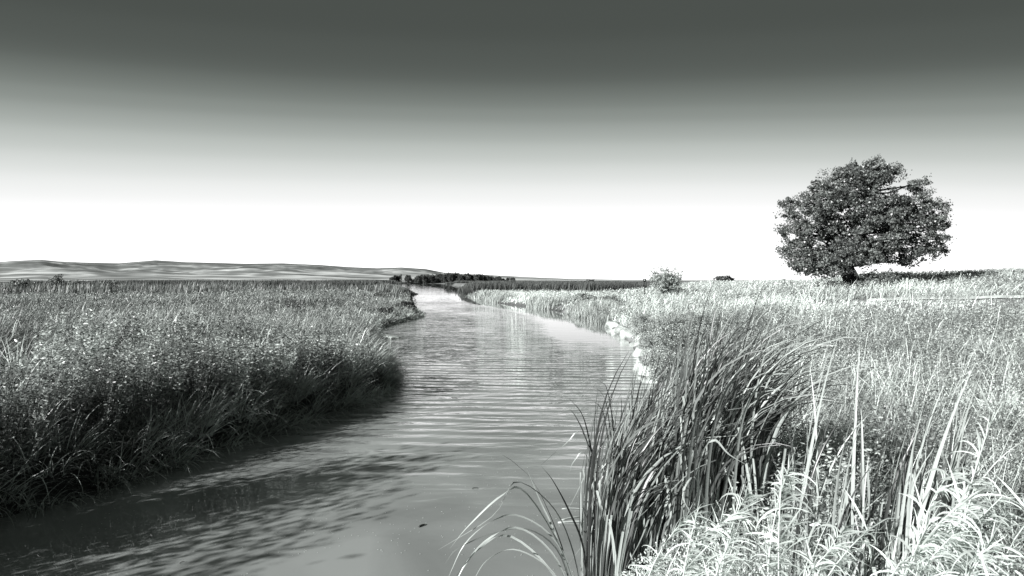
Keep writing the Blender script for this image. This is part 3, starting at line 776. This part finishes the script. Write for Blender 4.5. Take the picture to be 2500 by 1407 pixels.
for px, d, rx, rz, lab in ((1603, 23, 0.75, 1.15, 'leafy bush at the water edge directly above the pale rocks'),
                           (1650, 20.5, 0.8, 1.15, 'tall leafy bush between the pale rocks and the cattail clump'),
                           (1640, 25.5, 0.75, 1.0, 'broad leafy bush behind the pale rocks, set back from the water'),
                           (1622, 18.3, 0.5, 0.8, 'rounded leafy bush overhanging the largest pale rock'),
                           (1568, 30, 0.6, 0.95, 'leafy bush at the water edge left of the pale rocks'),
                           (1700, 26, 0.9, 0.9, 'broad leafy bush in the meadow behind the cattail clump'),
                           (1425, 62, 1.0, 1.0, 'dark bush standing at the far water edge on the right shore'),
                           (1480, 56, 1.1, 0.95, 'grey bush above the shore, right of the dark waterside bush')):
    bush('bank_bush', lab, 'bush', place(px, d), rx, rx * 0.9, rz, int(190 * rx / .6), 55, 0.16, 0.038 if d < 40 else 0.08, M_BUSH, 0.55, 7, group='bushes along the right bank', part='foliage')

# tree line beyond the pond
protos = []
def far_tree(rx, rz, label, loc, tm):
    return bush('far_tree', label, 'tree', loc, rx, rx * 0.8, rz, 190, 20, 0.75, 0.62, M_FARTREE, tm, 9, group='trees in the far tree line')
LAB = 'dark round tree in the dense line of trees beyond the pond'
D0 = 470.0
def copy_tree(o, loc, sc, rz, label):
    c = o.copy(); COL.objects.link(c); c.location = loc; c.scale = sc; c.rotation_euler = (0, 0, rz); c['label'] = label
    for ch in o.children:
        k_ = ch.copy(); COL.objects.link(k_); k_.parent = c
    return c
bases = [far_tree(5.0, 6.0, LAB, (0, 0, 0), 0.3), far_tree(4.2, 5.2, LAB, (0, 0, 0), 0.45), far_tree(5.5, 5.0, LAB, (0, 0, 0), 0.2)]
used = [False] * 3
# px, top row, half-width px
tl = [(972, 670.5, 14, 'broad round tree standing apart at the left end of the far tree line'), (957, 677, 8, 'small tree leaning on the leftmost tree of the far tree line'),
      (996, 670, 10, 'dome-shaped tree, second from the left end of the far tree line'),
      (1240, 677, 7, 'small tree standing apart at the right end of the far tree line'), (1252, 678, 7, 'small tree at the very right end of the far tree line'), (1229, 682, 4, 'tiny shrub-like tree just left of the two end trees of the far line')]
for i, q in enumerate(np.linspace(1012, 1222, 27)):
    top = np.interp(q, [1010, 1030, 1040, 1060, 1085, 1100, 1130, 1180, 1222], [679, 669, 671, 671, 666, 664, 668, 670, 676]) + rng.uniform(-0.5, 2.5)
    tl.append((q, top, rng.uniform(9, 13), LAB))
for i, (px, top, hw, lab) in enumerate(tl):
    k_ = i % 3; Dk = D0 + 60 + rng.uniform(-12, 12) if i > 5 else D0 + 60
    zg = 0.45; hgt = H + (HOR - top) * Dk / F - zg; rad = hw * Dk / F
    b0 = bases[k_]; rx0 = (5.0, 4.2, 5.5)[k_]; rz0 = (6.0, 5.2, 5.0)[k_]
    loc = ((px - 1250) * Dk / F, Dk, zg); sc = (rad / rx0, rad / rx0, hgt / rz0 / 0.98)
    if not used[k_]:
        used[k_] = True; b0.location = loc; b0.scale = sc; b0['label'] = lab
    else: copy_tree(b0, loc, sc, rng.uniform(0, 6.28), lab)
for px, lab in ((1438, 'tiny dark bush on the horizon above the right reed bed, left of a pair'), (1447, 'tiny dark bush on the horizon above the right reed bed, right of a pair')):
    bush('tiny_bush', lab, 'bush', ((px - 1250) * 420 / F, 420, 0.6), 1.3, 1.0, 2.9, 30, 18, 0.4, 0.4, M_FARTREE, 0.3, 4)

# ------------------------------------------------------------------ rocks
import bmesh
from mathutils import noise as mn
def rock(label, loc, r, sq, mat, seed, group, name='rock'):
    bm = bmesh.new(); bmesh.ops.create_icosphere(bm, subdivisions=4, radius=1.0)
    sv = Vector((seed * 3.7, seed * 1.3, -seed * 2.1))
    for v in bm.verts:
        n_ = v.co.normalized()
        k_ = 1 + 0.32 * mn.noise(n_ * 1.3 + sv) + 0.14 * mn.noise(n_ * 3.1 + sv) + 0.05 * mn.noise(n_ * 8 + sv)
        c = n_ * k_
        # flat cleaved sides
        for ax in (Vector((0.8, -0.4, 0.5)), Vector((-0.6, -0.7, 0.2)), Vector((0.1, 0.2, 1.0)), Vector((0.3, 0.9, 0.1))):
            ax = (ax + Vector((mn.noise(sv), mn.noise(sv * 2), 0)) * 0.8).normalized(); q = c.dot(ax)
            if q > 0.72: c -= ax * (q - 0.72) * 0.85
        v.co = Vector((c.x * r * sq[0], c.y * r * sq[1], c.z * r * sq[2]))
    me = bpy.data.meshes.new(name); bm.to_mesh(me); bm.free()
    for p_ in me.polygons: p_.use_smooth = True
    me.materials.append(mat)
    o = bpy.data.objects.new(name, me); COL.objects.link(o); o.location = loc; o.rotation_euler = (0, 0, seed * 1.7)
    tag(o, label, 'rock', group); return o
RK = [(1497, 799, .50, (1.5, 1, .6), 'low pale rock farthest up the right shore'), (1521, 815, .45, (1.2, 1, .75), 'pale rounded rock second from the far end of the right shore rocks'),
      (1534, 826, .42, (1, 1, .8), 'pale rock right of the rounded one at the far end of the right shore rocks'), (1553, 846, .22, (1.2, 1, .7), 'small pale rock at the water beneath the leafy bush'),
      (1578, 838, .50, (1, 1, 1), 'tall pale rock propped against the leafy bush on the right shore'), (1574, 868, .42, (1.2, 1, .7), 'pale round rock in the middle of the right shore rocks'),
      (1562, 886, .12, (1, 1, .8), 'tiny pale stone standing in the water off the right shore'), (1574, 893, .14, (1.3, 1, .7), 'tiny pale stone nearest the middle rock'),
      (1566, 905, .24, (1, 1, .9), 'small pale rock left of the largest shore rock'), (1592, 918, .32, (1.1, 1.1, .75), 'largest pale rock with a sloping face at the right shore'),
      (1602, 934, .27, (1.3, 1, .5), 'flat pale slab at the foot of the largest shore rock'), (1566, 925, .13, (1, 1, .6), 'small wet stone left of the flat slab'),
      (1632, 985, .30, (1, 1, 1.0), 'pale rock partly hidden behind the left edge of the cattail clump'), (1680, 1000, .32, (1, 1, .95), 'pale rock seen through the cattail leaves')]
for i, (px, py, r, sq, lab) in enumerate(RK):
    g_ = G(px, py); rock(lab, (g_[0], g_[1], r * sq[2] * 0.28), r, sq, M_ROCK, i + 1, 'pale rocks along the right shore')
for i, (px, py, r, sq, lab, mt) in enumerate([(785, 1000, .11, (1.4, 1, .8), 'round grey rock at the foot of the left bank grass', M_ROCKD), (716, 1026, .07, (1.2, 1, .8), 'small grey stone at the left bank, left of the round one', M_ROCKD),
                                            (945, 825, .40, (1.6, 1, .35), 'flat pale rock in the little bay of the left bank', M_ROCK), (925, 818, .25, (1.4, 1, .45), 'small pale rock behind the flat one in the left bank bay', M_ROCK)]):
    g_ = G(px, py); rock(lab, (g_[0], g_[1], r * sq[2] * 0.2), r, sq, mt, i + 31, 'rocks on the left bank')

# ------------------------------------------------------------------ posts, fence, sign
def box(buf, c, s, tone=0.5):
    c = np.array(c, float); s = np.array(s, float) / 2; be = min(s) * 0.18
    V = []; 
    for z_, k_ in ((-s[2], 0), (s[2] - be, 0), (s[2], be)):
        x_, y_ = s[0] - k_, s[1] - k_
        V += [c + [-x_, -y_, z_], c + [x_, -y_, z_], c + [x_, y_, z_], c + [-x_, y_, z_]]
    f = [[3, 2, 1, 0], [8, 9, 10, 11]]
    for l in (0, 4):
        for i in range(4): f.append([l + i, l + (i + 1) % 4, l + 4 + (i + 1) % 4, l + 4 + i])
    buf.add(np.array(V), [np.array(f)], tone)
x_, y_ = (2215 - 1250) * 42 / F, 42.0
zt = H - (679 - HOR) * 42 / F
b_ = Buf(); hh = zt - (gz_at(x_, y_) - 0.1); box(b_, (0, 0, hh / 2), (0.10, 0.10, hh))
tag(b_.build('marker_post', M_POST), 'short white post in front of the tree shadow beside the path', 'post').location = (x_, y_, gz_at(x_, y_) - 0.1)
def fence():
    d = 64.0; x0, x1 = (1893 - 1250) * d / F, (1913 - 1250) * d / F
    g0 = gz_at(x1, d); root = empty('fence', (x1, d, g0)); tag(root, 'low weathered fence with two posts and rails left of the large tree', 'fence')
    top = H - (683.0 - HOR) * d / F - g0
    top = max(top, 0.9)
    for dx in (0.0, x0 - x1):
        q = Buf(); box(q, (dx, 0, top / 2), (0.11, 0.11, top)); q.build('post', M_POST, root)
    for k_ in (0.12, 0.45):
        q = Buf(); box(q, ((x0 - x1) / 2, -0.08, top - k_), (abs(x0 - x1) + 0.3, 0.04, 0.09)); q.build('rail', M_POST, root)
fence()
def sign():
    d = 60.0; x = (1573.5 - 1250) * d / F; g = gz_at(x, d); root = empty('square_sign', (x, d, g))
    tag(root, 'small dark square sign with a pale centre on a post left of the round bush', 'sign')
    zc = H - (684.5 - HOR) * d / F - g
    dk = noise_mat('dark_sign_paint', 0.015, 0.03, 8, 3, 0.6); lt = noise_mat('pale_sign_paint', 0.6, 0.75, 8, 3, 0.6)
    q = Buf(); box(q, (0, 0, zc / 2), (0.06, 0.06, zc)); q.build('post', dk, root)
    q = Buf(); box(q, (0, -0.05, zc), (0.26, 0.03, 0.22)); q.build('panel', dk, root)
    q = Buf(); box(q, (0.0, -0.075, zc), (0.075, 0.012, 0.065)); q.build('emblem', lt, root)
sign()

# ------------------------------------------------------------------ cattails
rng = np.random.default_rng(23)
def cattail_leaf_path(hgt, az, lean, bend, wob, pw=2.4):
    n = 14; P = [np.zeros(3)]; ds = hgt / (n - 1)
    for i in range(n - 1):
        t_ = (i + 0.5) / (n - 1); th = lean + bend * t_ ** pw
        a = az + wob * t_
        P.append(P[-1] + ds * np.array([math.sin(th) * math.cos(a), math.sin(th) * math.sin(a), math.cos(th)]))
    return np.array(P)
def cattail_proto(nleaf, head, dead, hscale=1.0, bend=1.0, wind=0.0, stalks=True):
    root = empty('cattail', (0, 0, 0))
    for k_ in range(nleaf):
        q = Buf(); hgt = rng.uniform(1.6, 2.45) * hscale; a = wind + rng.normal(0, 0.45)
        lean = rng.normal(0.02, 0.05); bd = bend * rng.uniform(0.15, 1.9)
        P = cattail_leaf_path(hgt, a, lean, bd, rng.normal(0, 0.25), 3.4) + np.array([rng.normal(0, 0.03), rng.normal(0, 0.03), 0])
        t_ = float(np.clip(rng.normal(0.75 if rng.random() < dead else 0.14, 0.10), 0, 1))
        s0 = rng.uniform(0, np.pi)
        ribbon(q, P, leaf_w(len(P), rng.uniform(0.013, 0.025)), t_, (math.cos(s0), math.sin(s0), 0), rng.normal(0, 1.0))
        q.build('leaf', M_CAT, root)
    for k_ in range(4 if stalks else 0):          # last year's dry sheaths round the foot
        q = Buf(); P = cattail_leaf_path(rng.uniform(0.9, 1.55) * hscale, rng.uniform(0, 6.28), abs(rng.normal(0, 0.07)), rng.uniform(0, 0.25), 0, 3) + np.array([rng.normal(0, 0.05), rng.normal(0, 0.05), 0])
        s0 = rng.uniform(-0.5, 0.5); ribbon(q, P, leaf_w(len(P), rng.uniform(0.010, 0.018), 0.5), float(rng.uniform(0.7, 1.0)), (math.cos(s0), math.sin(s0), 0), rng.normal(0, 0.5)); q.build('dry_stalk', M_CAT, root)
    if stalks and rng.random() < 0.5:             # one snapped leaf hanging over
        q = Buf(); a = rng.uniform(0, 6.28); z0 = rng.uniform(0.9, 1.6); u_ = np.array([math.cos(a), math.sin(a), 0])
        P = np.concatenate([smooth_path([np.zeros(3), u_ * 0.04 + [0, 0, z0]], 6), smooth_path([u_ * 0.09 + [0, 0, z0 + 0.02], u_ * 0.28 + [0, 0, z0 - 0.14], u_ * rng.uniform(0.4, 0.6) + [0, 0, z0 - rng.uniform(0.2, 0.5)]], 6)])
        ribbon(q, P, leaf_w(len(P), 0.014), float(rng.uniform(0.5, 1.0)), (-math.sin(a), math.cos(a), 0), 0.4); q.build('snapped_leaf', M_CAT, root)
    if head:
        hgt = rng.uniform(1.55, 2.05) * hscale; P = cattail_leaf_path(hgt, wind, 0.03, 0.12, 0)
        q = Buf(); tube(q, P, np.linspace(0.007, 0.004, len(P)), 6, 0.55); q.build('stem', M_CAT, root, smooth=True)
        top = P[-3]; dirn = (P[-1] - P[-3]); dirn /= np.linalg.norm(dirn)
        L_ = 0.17; tt_ = np.linspace(0, 1, 9); prof = 0.013 * np.sqrt(np.clip(1 - (2 * tt_ - 1) ** 6, 0.02, 1))
        q = Buf(); tube(q, top + dirn * L_ * tt_[:, None], prof, 8); q.build('seed_head', M_HEAD, root, smooth=True)
    return root
def spread(protos, spots, labelf, group):
    for i, (x, y, sc, rz, tilt) in enumerate(spots):
        p0 = protos[i % len(protos)]
        if i < len(protos): c = p0
        else:
            c = p0.copy(); COL.objects.link(c)
            for ch in p0.children:
                k_ = ch.copy(); COL.objects.link(k_); k_.parent = c
        g = max(gz_at(x, y), -0.25) - 0.05
        c.location = (x, y, g); c.scale = (1, 1, sc); c.rotation_euler = (0, tilt, rz)
        tag(c, labelf(i), 'cattail', group)
pr = [cattail_proto(10, i in (1, 5, 8), 0.27, 1.0, 1.0, 0.0) for i in range(10)]
spots = []
# rows of the main clump: base band from the water's edge onto the bank
for i in range(170):
    u = rng.random(); v = rng.random()
    y_ = 5.0 + 2.3 * v
    px = 1445 + 390 * u ** 1.1 + rng.normal(0, 12)
    x_ = (px - 1250) * y_ / F
    top = np.interp(px, [1440, 1500, 1600, 1700, 1800, 1880], [1060, 990, 915, 850, 835, 880])
    g = max(gz_at(x_, y_), -0.25)
    want = H - (top + rng.uniform(0, 120) - HOR) * y_ / F - g
    spots.append((x_, y_, float(np.clip(want / 1.74, 0.45, 1.45)), rng.normal(0, 0.3), rng.normal(0.0, 0.05)))
spread(pr, spots, lambda i: 'green cattail in the dense clump at the water edge, leaves blown to the right', 'cattails of the dense clump at the near right bank')
# stragglers standing among the grass right of the clump
pr2 = [cattail_proto(4, i == 2, 0.65, 0.95, 0.35, 0.2) for i in range(4)]
sp2 = []
for px, y_, top in ((1930, 4.6, 900), (1990, 4.4, 960), (2070, 4.3, 930), (2120, 4.2, 990), (2170, 4.3, 950), (2215, 4.1, 1010), (2160, 3.7, 1080), (2100, 3.8, 1090), (2270, 4.5, 960), (1960, 3.7, 1070), (2030, 3.9, 1060), (1905, 4.2, 1010), (2240, 3.5, 1100), (2330, 4.6, 940)):
    x_ = (px - 1250) * y_ / F; g = gz_at(x_, y_)
    want = H - (top - HOR) * y_ / F - g
    sp2.append((x_, y_, float(np.clip(want / 1.95, 0.3, 1.2)), rng.normal(0, 0.5), rng.normal(0.02, 0.05)))
spread(pr2, sp2, lambda i: 'pale lone cattail standing in the grass right of the dense clump', 'cattails scattered right of the clump')

# single long leaves drawn one by one: they arch over the water left of the clump
def reed_plant(name, label, cat, leaves_, base, mat=M_CAT, group=None):
    root = empty(name, base); tag(root, label, cat, group)
    for pts, wd, tone, tw in leaves_:
        P = smooth_path([W(*p_) for p_ in pts], 22) - np.array(base)
        q = Buf(); ribbon(q, P, leaf_w(22, wd), tone, (0.9, 0.3, 0.3), tw); q.build('leaf', mat, root)
    return root
bA = W(1425, 1500, 5.4)
reed_plant('arching_reed', 'pale reed arching far out over the water left of the cattail clump', 'reed', [
    ([(1425, 1500, 5.4), (1370, 1340, 5.3), (1280, 1200, 5.2), (1220, 1215, 5.1), (1140, 1290, 5.05), (1098, 1342, 5.0)], 0.016, 0.8, 1.6),
    ([(1430, 1500, 5.4), (1400, 1350, 5.4), (1350, 1240, 5.3), (1260, 1178, 5.2), (1205, 1260, 5.1), (1070, 1345, 5.1)], 0.014, 0.55, 2.2),
    ([(1420, 1500, 5.3), (1360, 1330, 5.2), (1270, 1262, 5.2), (1200, 1275, 5.1), (1135, 1330, 5.0), (1095, 1410, 5.0)], 0.013, 0.75, 1.0)], bA)
bB = W(1405, 1510, 5.1)
reed_plant('arching_reed', 'drooping pale reed curving low over the bottom water, left of the clump', 'reed', [
    ([(1405, 1510, 5.1), (1360, 1370, 5.0), (1270, 1292, 5.0), (1190, 1320, 4.9), (1130, 1390, 4.9), (1090, 1480, 4.8)], 0.014, 0.9, 0.8),
    ([(1400, 1510, 5.1), (1340, 1390, 5.0), (1240, 1310, 5.0), (1160, 1350, 4.9), (1110, 1420, 4.9), (1090, 1500, 4.8)], 0.015, 0.85, -0.8),
    ([(1410, 1510, 5.0), (1370, 1360, 5.0), (1300, 1298, 5.0), (1220, 1300, 5.0), (1120, 1340, 4.9), (1085, 1380, 4.9)], 0.014, 0.3, 1.9),
    ([(1400, 1510, 4.9), (1350, 1400, 4.9), (1260, 1345, 4.9), (1190, 1370, 4.9), (1150, 1430, 4.9)], 0.010, 0.8, 0.5)], bB)
bC = W(1415, 1505, 5.6)
reed_plant('upright_reed', 'slim reed with a dark tip and a cut pale leaf rising left of the clump', 'reed', [
    ([(1415, 1505, 5.6), (1370, 1330, 5.6), (1310, 1190, 5.6), (1260, 1135, 5.6), (1227, 1112, 5.6)], 0.013, 0.1, 2.5),
    ([(1412, 1505, 5.5), (1360, 1320, 5.5), (1318, 1225, 5.5), (1286, 1147, 5.5)], 0.017, 1.0, 0.3),
    ([(1445, 1500, 5.6), (1425, 1340, 5.6), (1390, 1250, 5.5), (1350, 1175, 5.5), (1320, 1138, 5.5)], 0.020, 0.12, 1.2)], bC)
bD = W(1470, 1480, 5.7)
reed_plant('upright_reed', 'dark leaning reed with leaf tips against the rippled water at the left of the clump', 'reed', [
    ([(1470, 1480, 5.7), (1460, 1200, 5.7), (1440, 1080, 5.7), (1420, 1010, 5.7), (1383, 967, 5.7)], 0.018, 0.05, 1.0),
    ([(1475, 1480, 5.7), (1462, 1180, 5.7), (1430, 1070, 5.7), (1407, 1020, 5.7), (1392, 1000, 5.7)], 0.012, 0.1, 0.5),
    ([(1465, 1480, 5.6), (1455, 1220, 5.6), (1425, 1060, 5.6), (1375, 1090, 5.6), (1320, 1138, 5.5)], 0.012, 0.5, 2.0),
    ([(1470, 1480, 5.6), (1460, 1230, 5.6), (1430, 1110, 5.6), (1400, 1130, 5.6), (1390, 1160, 5.6)], 0.011, 0.6, 2.0)], bD)
bE = W(1510, 1480, 6.0)
reed_plant('upright_reed', 'tall dark reed tuft with curled tips rising above the left end of the clump', 'reed', [
    ([(1510, 1480, 6.0), (1505, 1200, 6.0), (1490, 1050, 6.0), (1475, 970, 6.0), (1440, 938, 6.0)], 0.016, 0.03, 1.2),
    ([(1512, 1480, 6.0), (1507, 1200, 6.0), (1497, 1040, 6.0), (1482, 950, 6.0), (1462, 930, 6.0)], 0.014, 0.05, 0.8),
    ([(1514, 1480, 6.0), (1510, 1200, 6.0), (1500, 1060, 6.0), (1494, 960, 6.0), (1503, 916, 6.0)], 0.013, 0.03, 1.5),
    ([(1516, 1480, 6.0), (1512, 1200, 6.0), (1504, 1070, 6.0), (1506, 990, 6.0), (1519, 957, 6.0)], 0.013, 0.06, 1.5),
    ([(1518, 1480, 6.1), (1514, 1200, 6.1), (1512, 1080, 6.1), (1518, 1000, 6.1), (1516, 965, 6.1)], 0.012, 0.08, 0.4),
    ([(1500, 1480, 6.0), (1496, 1200, 6.0), (1480, 1040, 6.0), (1462, 990, 6.0), (1434, 982, 6.0)], 0.011, 0.1, 0.9),
    ([(1550, 1480, 6.1), (1550, 1200, 6.1), (1549, 1050, 6.1), (1543, 970, 6.1), (1547, 912, 6.1)], 0.015, 0.05, 0.6)], bE)
bF = W(1740, 1500, 4.7)
reed_plant('broken_cattail', 'cattail with folded broken pale leaf in front of the clump', 'cattail', [
    ([(1700, 1500, 4.6), (1705, 1250, 4.5), (1712, 1120, 4.4), (1745, 1076, 4.4), (1780, 1110, 4.4), (1830, 1140, 4.4)], 0.018, 0.85, 1.4),
    ([(1740, 1500, 4.7), (1735, 1300, 4.7), (1700, 1170, 4.6), (1668, 1210, 4.6), (1690, 1260, 4.6)], 0.012, 0.8, 1.2),
    ([(1760, 1500, 4.7), (1770, 1200, 4.7), (1850, 980, 4.7), (1920, 920, 4.7), (1990, 852, 4.7)], 0.022, 0.3, 0.5),
    ([(1720, 1500, 4.6), (1730, 1150, 4.6), (1770, 960, 4.6), (1860, 860, 4.6), (1925, 800, 4.6)], 0.026, 0.45, 0.5),
    ([(1780, 1500, 4.6), (1800, 1120, 4.6), (1830, 980, 4.6), (1880, 920, 4.6), (1930, 912, 4.6)], 0.022, 0.7, 0.4),
    ([(1690, 1500, 4.8), (1700, 1100, 4.8), (1740, 900, 4.8), (1830, 800, 4.8), (1905, 760, 4.8)], 0.014, 0.15, 0.6),
    ([(1660, 1500, 4.8), (1690, 1080, 4.8), (1730, 960, 4.8), (1800, 880, 4.8), (1880, 840, 4.8)], 0.026, 0.35, 0.6)], bF)

# ------------------------------------------------------------------ feathery plants in the right foreground
def plume_proto(nl=70, hgt=1.2, bend=0.9):
    root = empty('feathery_plant', (0, 0, 0))
    P = cattail_leaf_path(hgt, 0.0, 0.06, bend, 0.0)
    q = Buf(); tube(q, P, np.linspace(0.006, 0.002, len(P)), 5, 0.7); q.build('stem', M_PLUME, root, smooth=True)
    b = Buf()
    for k_ in range(nl):
        t_ = rng.uniform(0.12, 1.0); f = t_ * (len(P) - 1); i = min(int(f), len(P) - 2); c = P[i] + (P[i + 1] - P[i]) * (f - i)
        L_ = rng.uniform(0.05, 0.17) * (1.2 - 0.55 * abs(t_ - 0.65)); a = rng.normal(0.1, 0.9); dc_ = rng.uniform(0.02, 0.42)
        el_ = rng.uniform(0.1, 1.1); P2 = [c]
        for s_ in range(5):
            el_ -= dc_; P2.append(P2[-1] + L_ / 5 * np.array([math.cos(a) * math.cos(el_), math.sin(a) * math.cos(el_), math.sin(el_)]))
        P2 = np.array(P2); s0 = rng.uniform(0, 3.14)
        ribbon(b, P2, rng.uniform(0.0045, 0.0085) * np.array([0.5, 1, 1, 0.8, 0.5, 0.06]), float(np.clip(rng.normal(0.6, 0.25), 0, 1)), (math.sin(a) * 0.6, -math.cos(a) * 0.6, 0.8), rng.normal(0, 0.6))
    b.build('leaves', M_PLUME, root)
    root['zmax'] = float(P[:, 2].max())
    return root
pp = [plume_proto(230, 1.15, 0.9), plume_proto(220, 1.3, 0.6), plume_proto(190, 1.0, 1.2), plume_proto(170, 1.2, 0.4), plume_proto(230, 1.25, 1.0)]
plist = [(2345, 3.1, 985), (2300, 2.9, 1110), (2365, 2.8, 1070), (2400, 3.0, 1120), (2430, 2.8, 1240), (2330, 2.6, 1180), (2250, 2.6, 1240), (2180, 2.7, 1230), (2110, 2.8, 1150), (2060, 2.8, 1170), (2000, 2.8, 1240),
         (1960, 2.7, 1300), (1740, 3.0, 1240), (1790, 2.9, 1260), (1700, 3.1, 1290), (1850, 2.6, 1320), (1890, 2.5, 1350), (2080, 2.5, 1290), (2140, 2.4, 1310), (2220, 2.4, 1290), (2290, 2.4, 1260), (2380, 2.4, 1270),
         (2460, 2.5, 1230), (2490, 2.7, 1180), (2540, 2.8, 1100), (1800, 2.4, 1380), (2000, 2.3, 1370), (2180, 2.2, 1380), (2340, 2.2, 1340), (2440, 2.2, 1330), (2560, 2.5, 1260), (1650, 3.2, 1370), (1920, 2.9, 1230), (2275, 3.2, 1160)]
for i, (px, y_, top) in enumerate(plist):
    x_ = (px - 1250) * y_ / F; p0 = pp[i % 5]; c = p0
    if i >= 5:
        c = p0.copy(); COL.objects.link(c)
        for ch in p0.children:
            k_ = ch.copy(); COL.objects.link(k_); k_.parent = c
    zt = H - (top - HOR) * y_ / F; g = gz_at(x_, y_); sc = float(np.clip((zt - g) / (p0['zmax'] + 0.04), 0.35, 1.5))
    base_z = g
    c.location = (x_ - 0.25, y_, base_z); c.scale = (1, 1, sc); c.rotation_euler = (rng.normal(0, 0.1), rng.normal(0, 0.08), rng.normal(0, 0.6))
    lab = 'bright feathery plant in the right foreground, leaves swept to the right by wind'
    if i == 0: lab = 'tallest bright feathery plant, its tip reaching above its neighbours at the right foreground'
    tag(c, lab, 'plant', 'bright feathery plants in the right foreground')

# ------------------------------------------------------------------ twigs and things on the water
def twiggy(name, label, base, dirs, n, spread_, ln, tone):
    b = Buf()
    for k_ in range(n):
        d0 = np.array(dirs) + rng.normal(0, spread_, 3); d0 /= np.linalg.norm(d0); L_ = ln * rng.uniform(0.4, 1.0)
        P = smooth_path([np.zeros(3), d0 * L_ * 0.5 + rng.normal(0, 0.03, 3), d0 * L_ + np.array([0, 0, -0.06 * L_]) + rng.normal(0, 0.04, 3)], 8)
        tube(b, P, np.linspace(0.005, 0.0015, 8), 4, tone)
        C = P[rng.integers(3, 8, 9)] + rng.normal(0, 0.02, (9, 3)); leaves(b, C, 0.03, np.full(9, tone), 0.5)
    o = b.build(name, M_WEED); o.location = tuple(base); tag(o, label, 'twigs'); return o
g_ = G(225, 1200); twiggy('dry_twigs', 'dry branching weed hanging from the left bank onto the dark water', (g_[0], g_[1] + 0.1, 0.28), (0.9, -0.5, -0.15), 16, 0.45, 0.55, 0.75)
g_ = G(930, 935); twiggy('dark_twigs', 'dark bare twigs reaching over the water from the left bank point', (g_[0], g_[1] + .3, 0.35), (0.7, 0.0, 0.6), 7, 0.25, 0.85, 0.05)
def floating(label, px, py, ln, wdt, rot, tone, name='floating_twig'):
    g_ = G(px, py); b = Buf(); P = np.array([[-ln / 2, 0, 0.004], [-ln / 6, 0.02 * ln, 0.012], [ln / 6, -0.02 * ln, 0.012], [ln / 2, 0.01, 0.004]])
    tube(b, smooth_path(P, 8), np.linspace(wdt, wdt * 0.5, 8), 5, tone); o = b.build(name, M_CAT); o.location = (g_[0], g_[1], 0); o.rotation_euler = (0, 0, rot); tag(o, label, 'twig')
floating('small dark twig floating alone on the grey water in the bottom middle', 1030, 1287, 0.10, 0.012, 0.9, 0.05)
floating('tiny dark floating twig above the middle of the near pool', 1160, 1195, 0.08, 0.006, 0.1, 0.05)
floating('pale floating stem lying on the water at the foot of the reeds', 1425, 1278, 0.55, 0.010, 0.05, 0.9)
floating('pale bent floating stem close to the reed bases', 1400, 1268, 0.30, 0.010, 0.5, 0.95)
floating('pale stem floating just under the reed tips, left of the clump', 1410, 1246, 0.35, 0.006, -0.1, 0.8)
floating('tiny dark stem floating on the pale bottom water', 442, 1378, 0.05, 0.004, 0.8, 0.05)
def specks():
    n = 1500; y = 6.0 + 8 * rng.random(n) ** 1.5; x = rng.uniform(-0.62, 0.1, n) * y
    k_ = fbm(x * 0.9, y * 2.0, 3, 3) > 0.47; x, y = x[k_], y[k_]; z, dr, r, ins = field(x, y); x, y = x[ins], y[ins]; n = len(x)
    b = Buf(); s = rng.uniform(0.004, 0.011, n)[:, None]; c = np.column_stack([x, y, np.full(n, 0.004)])
    a = rng.uniform(0, 6.28, n); u = np.column_stack([np.cos(a), np.sin(a), np.zeros(n)]); v = np.column_stack([-np.sin(a), np.cos(a), np.full(n, 0.1)])
    V = np.stack([c - u * s, c - v * s * .6, c + u * s, c + v * s * .6], 1).reshape(-1, 3); o = np.arange(n)[:, None] * 4
    b.add(V, [np.array([[0, 1, 2, 3]]) + o], 0.8)
    tag(b.build('floating_chaff', M_PLUME), 'tiny pale specks of chaff floating on the near pool', 'chaff', kind='stuff')
specks()
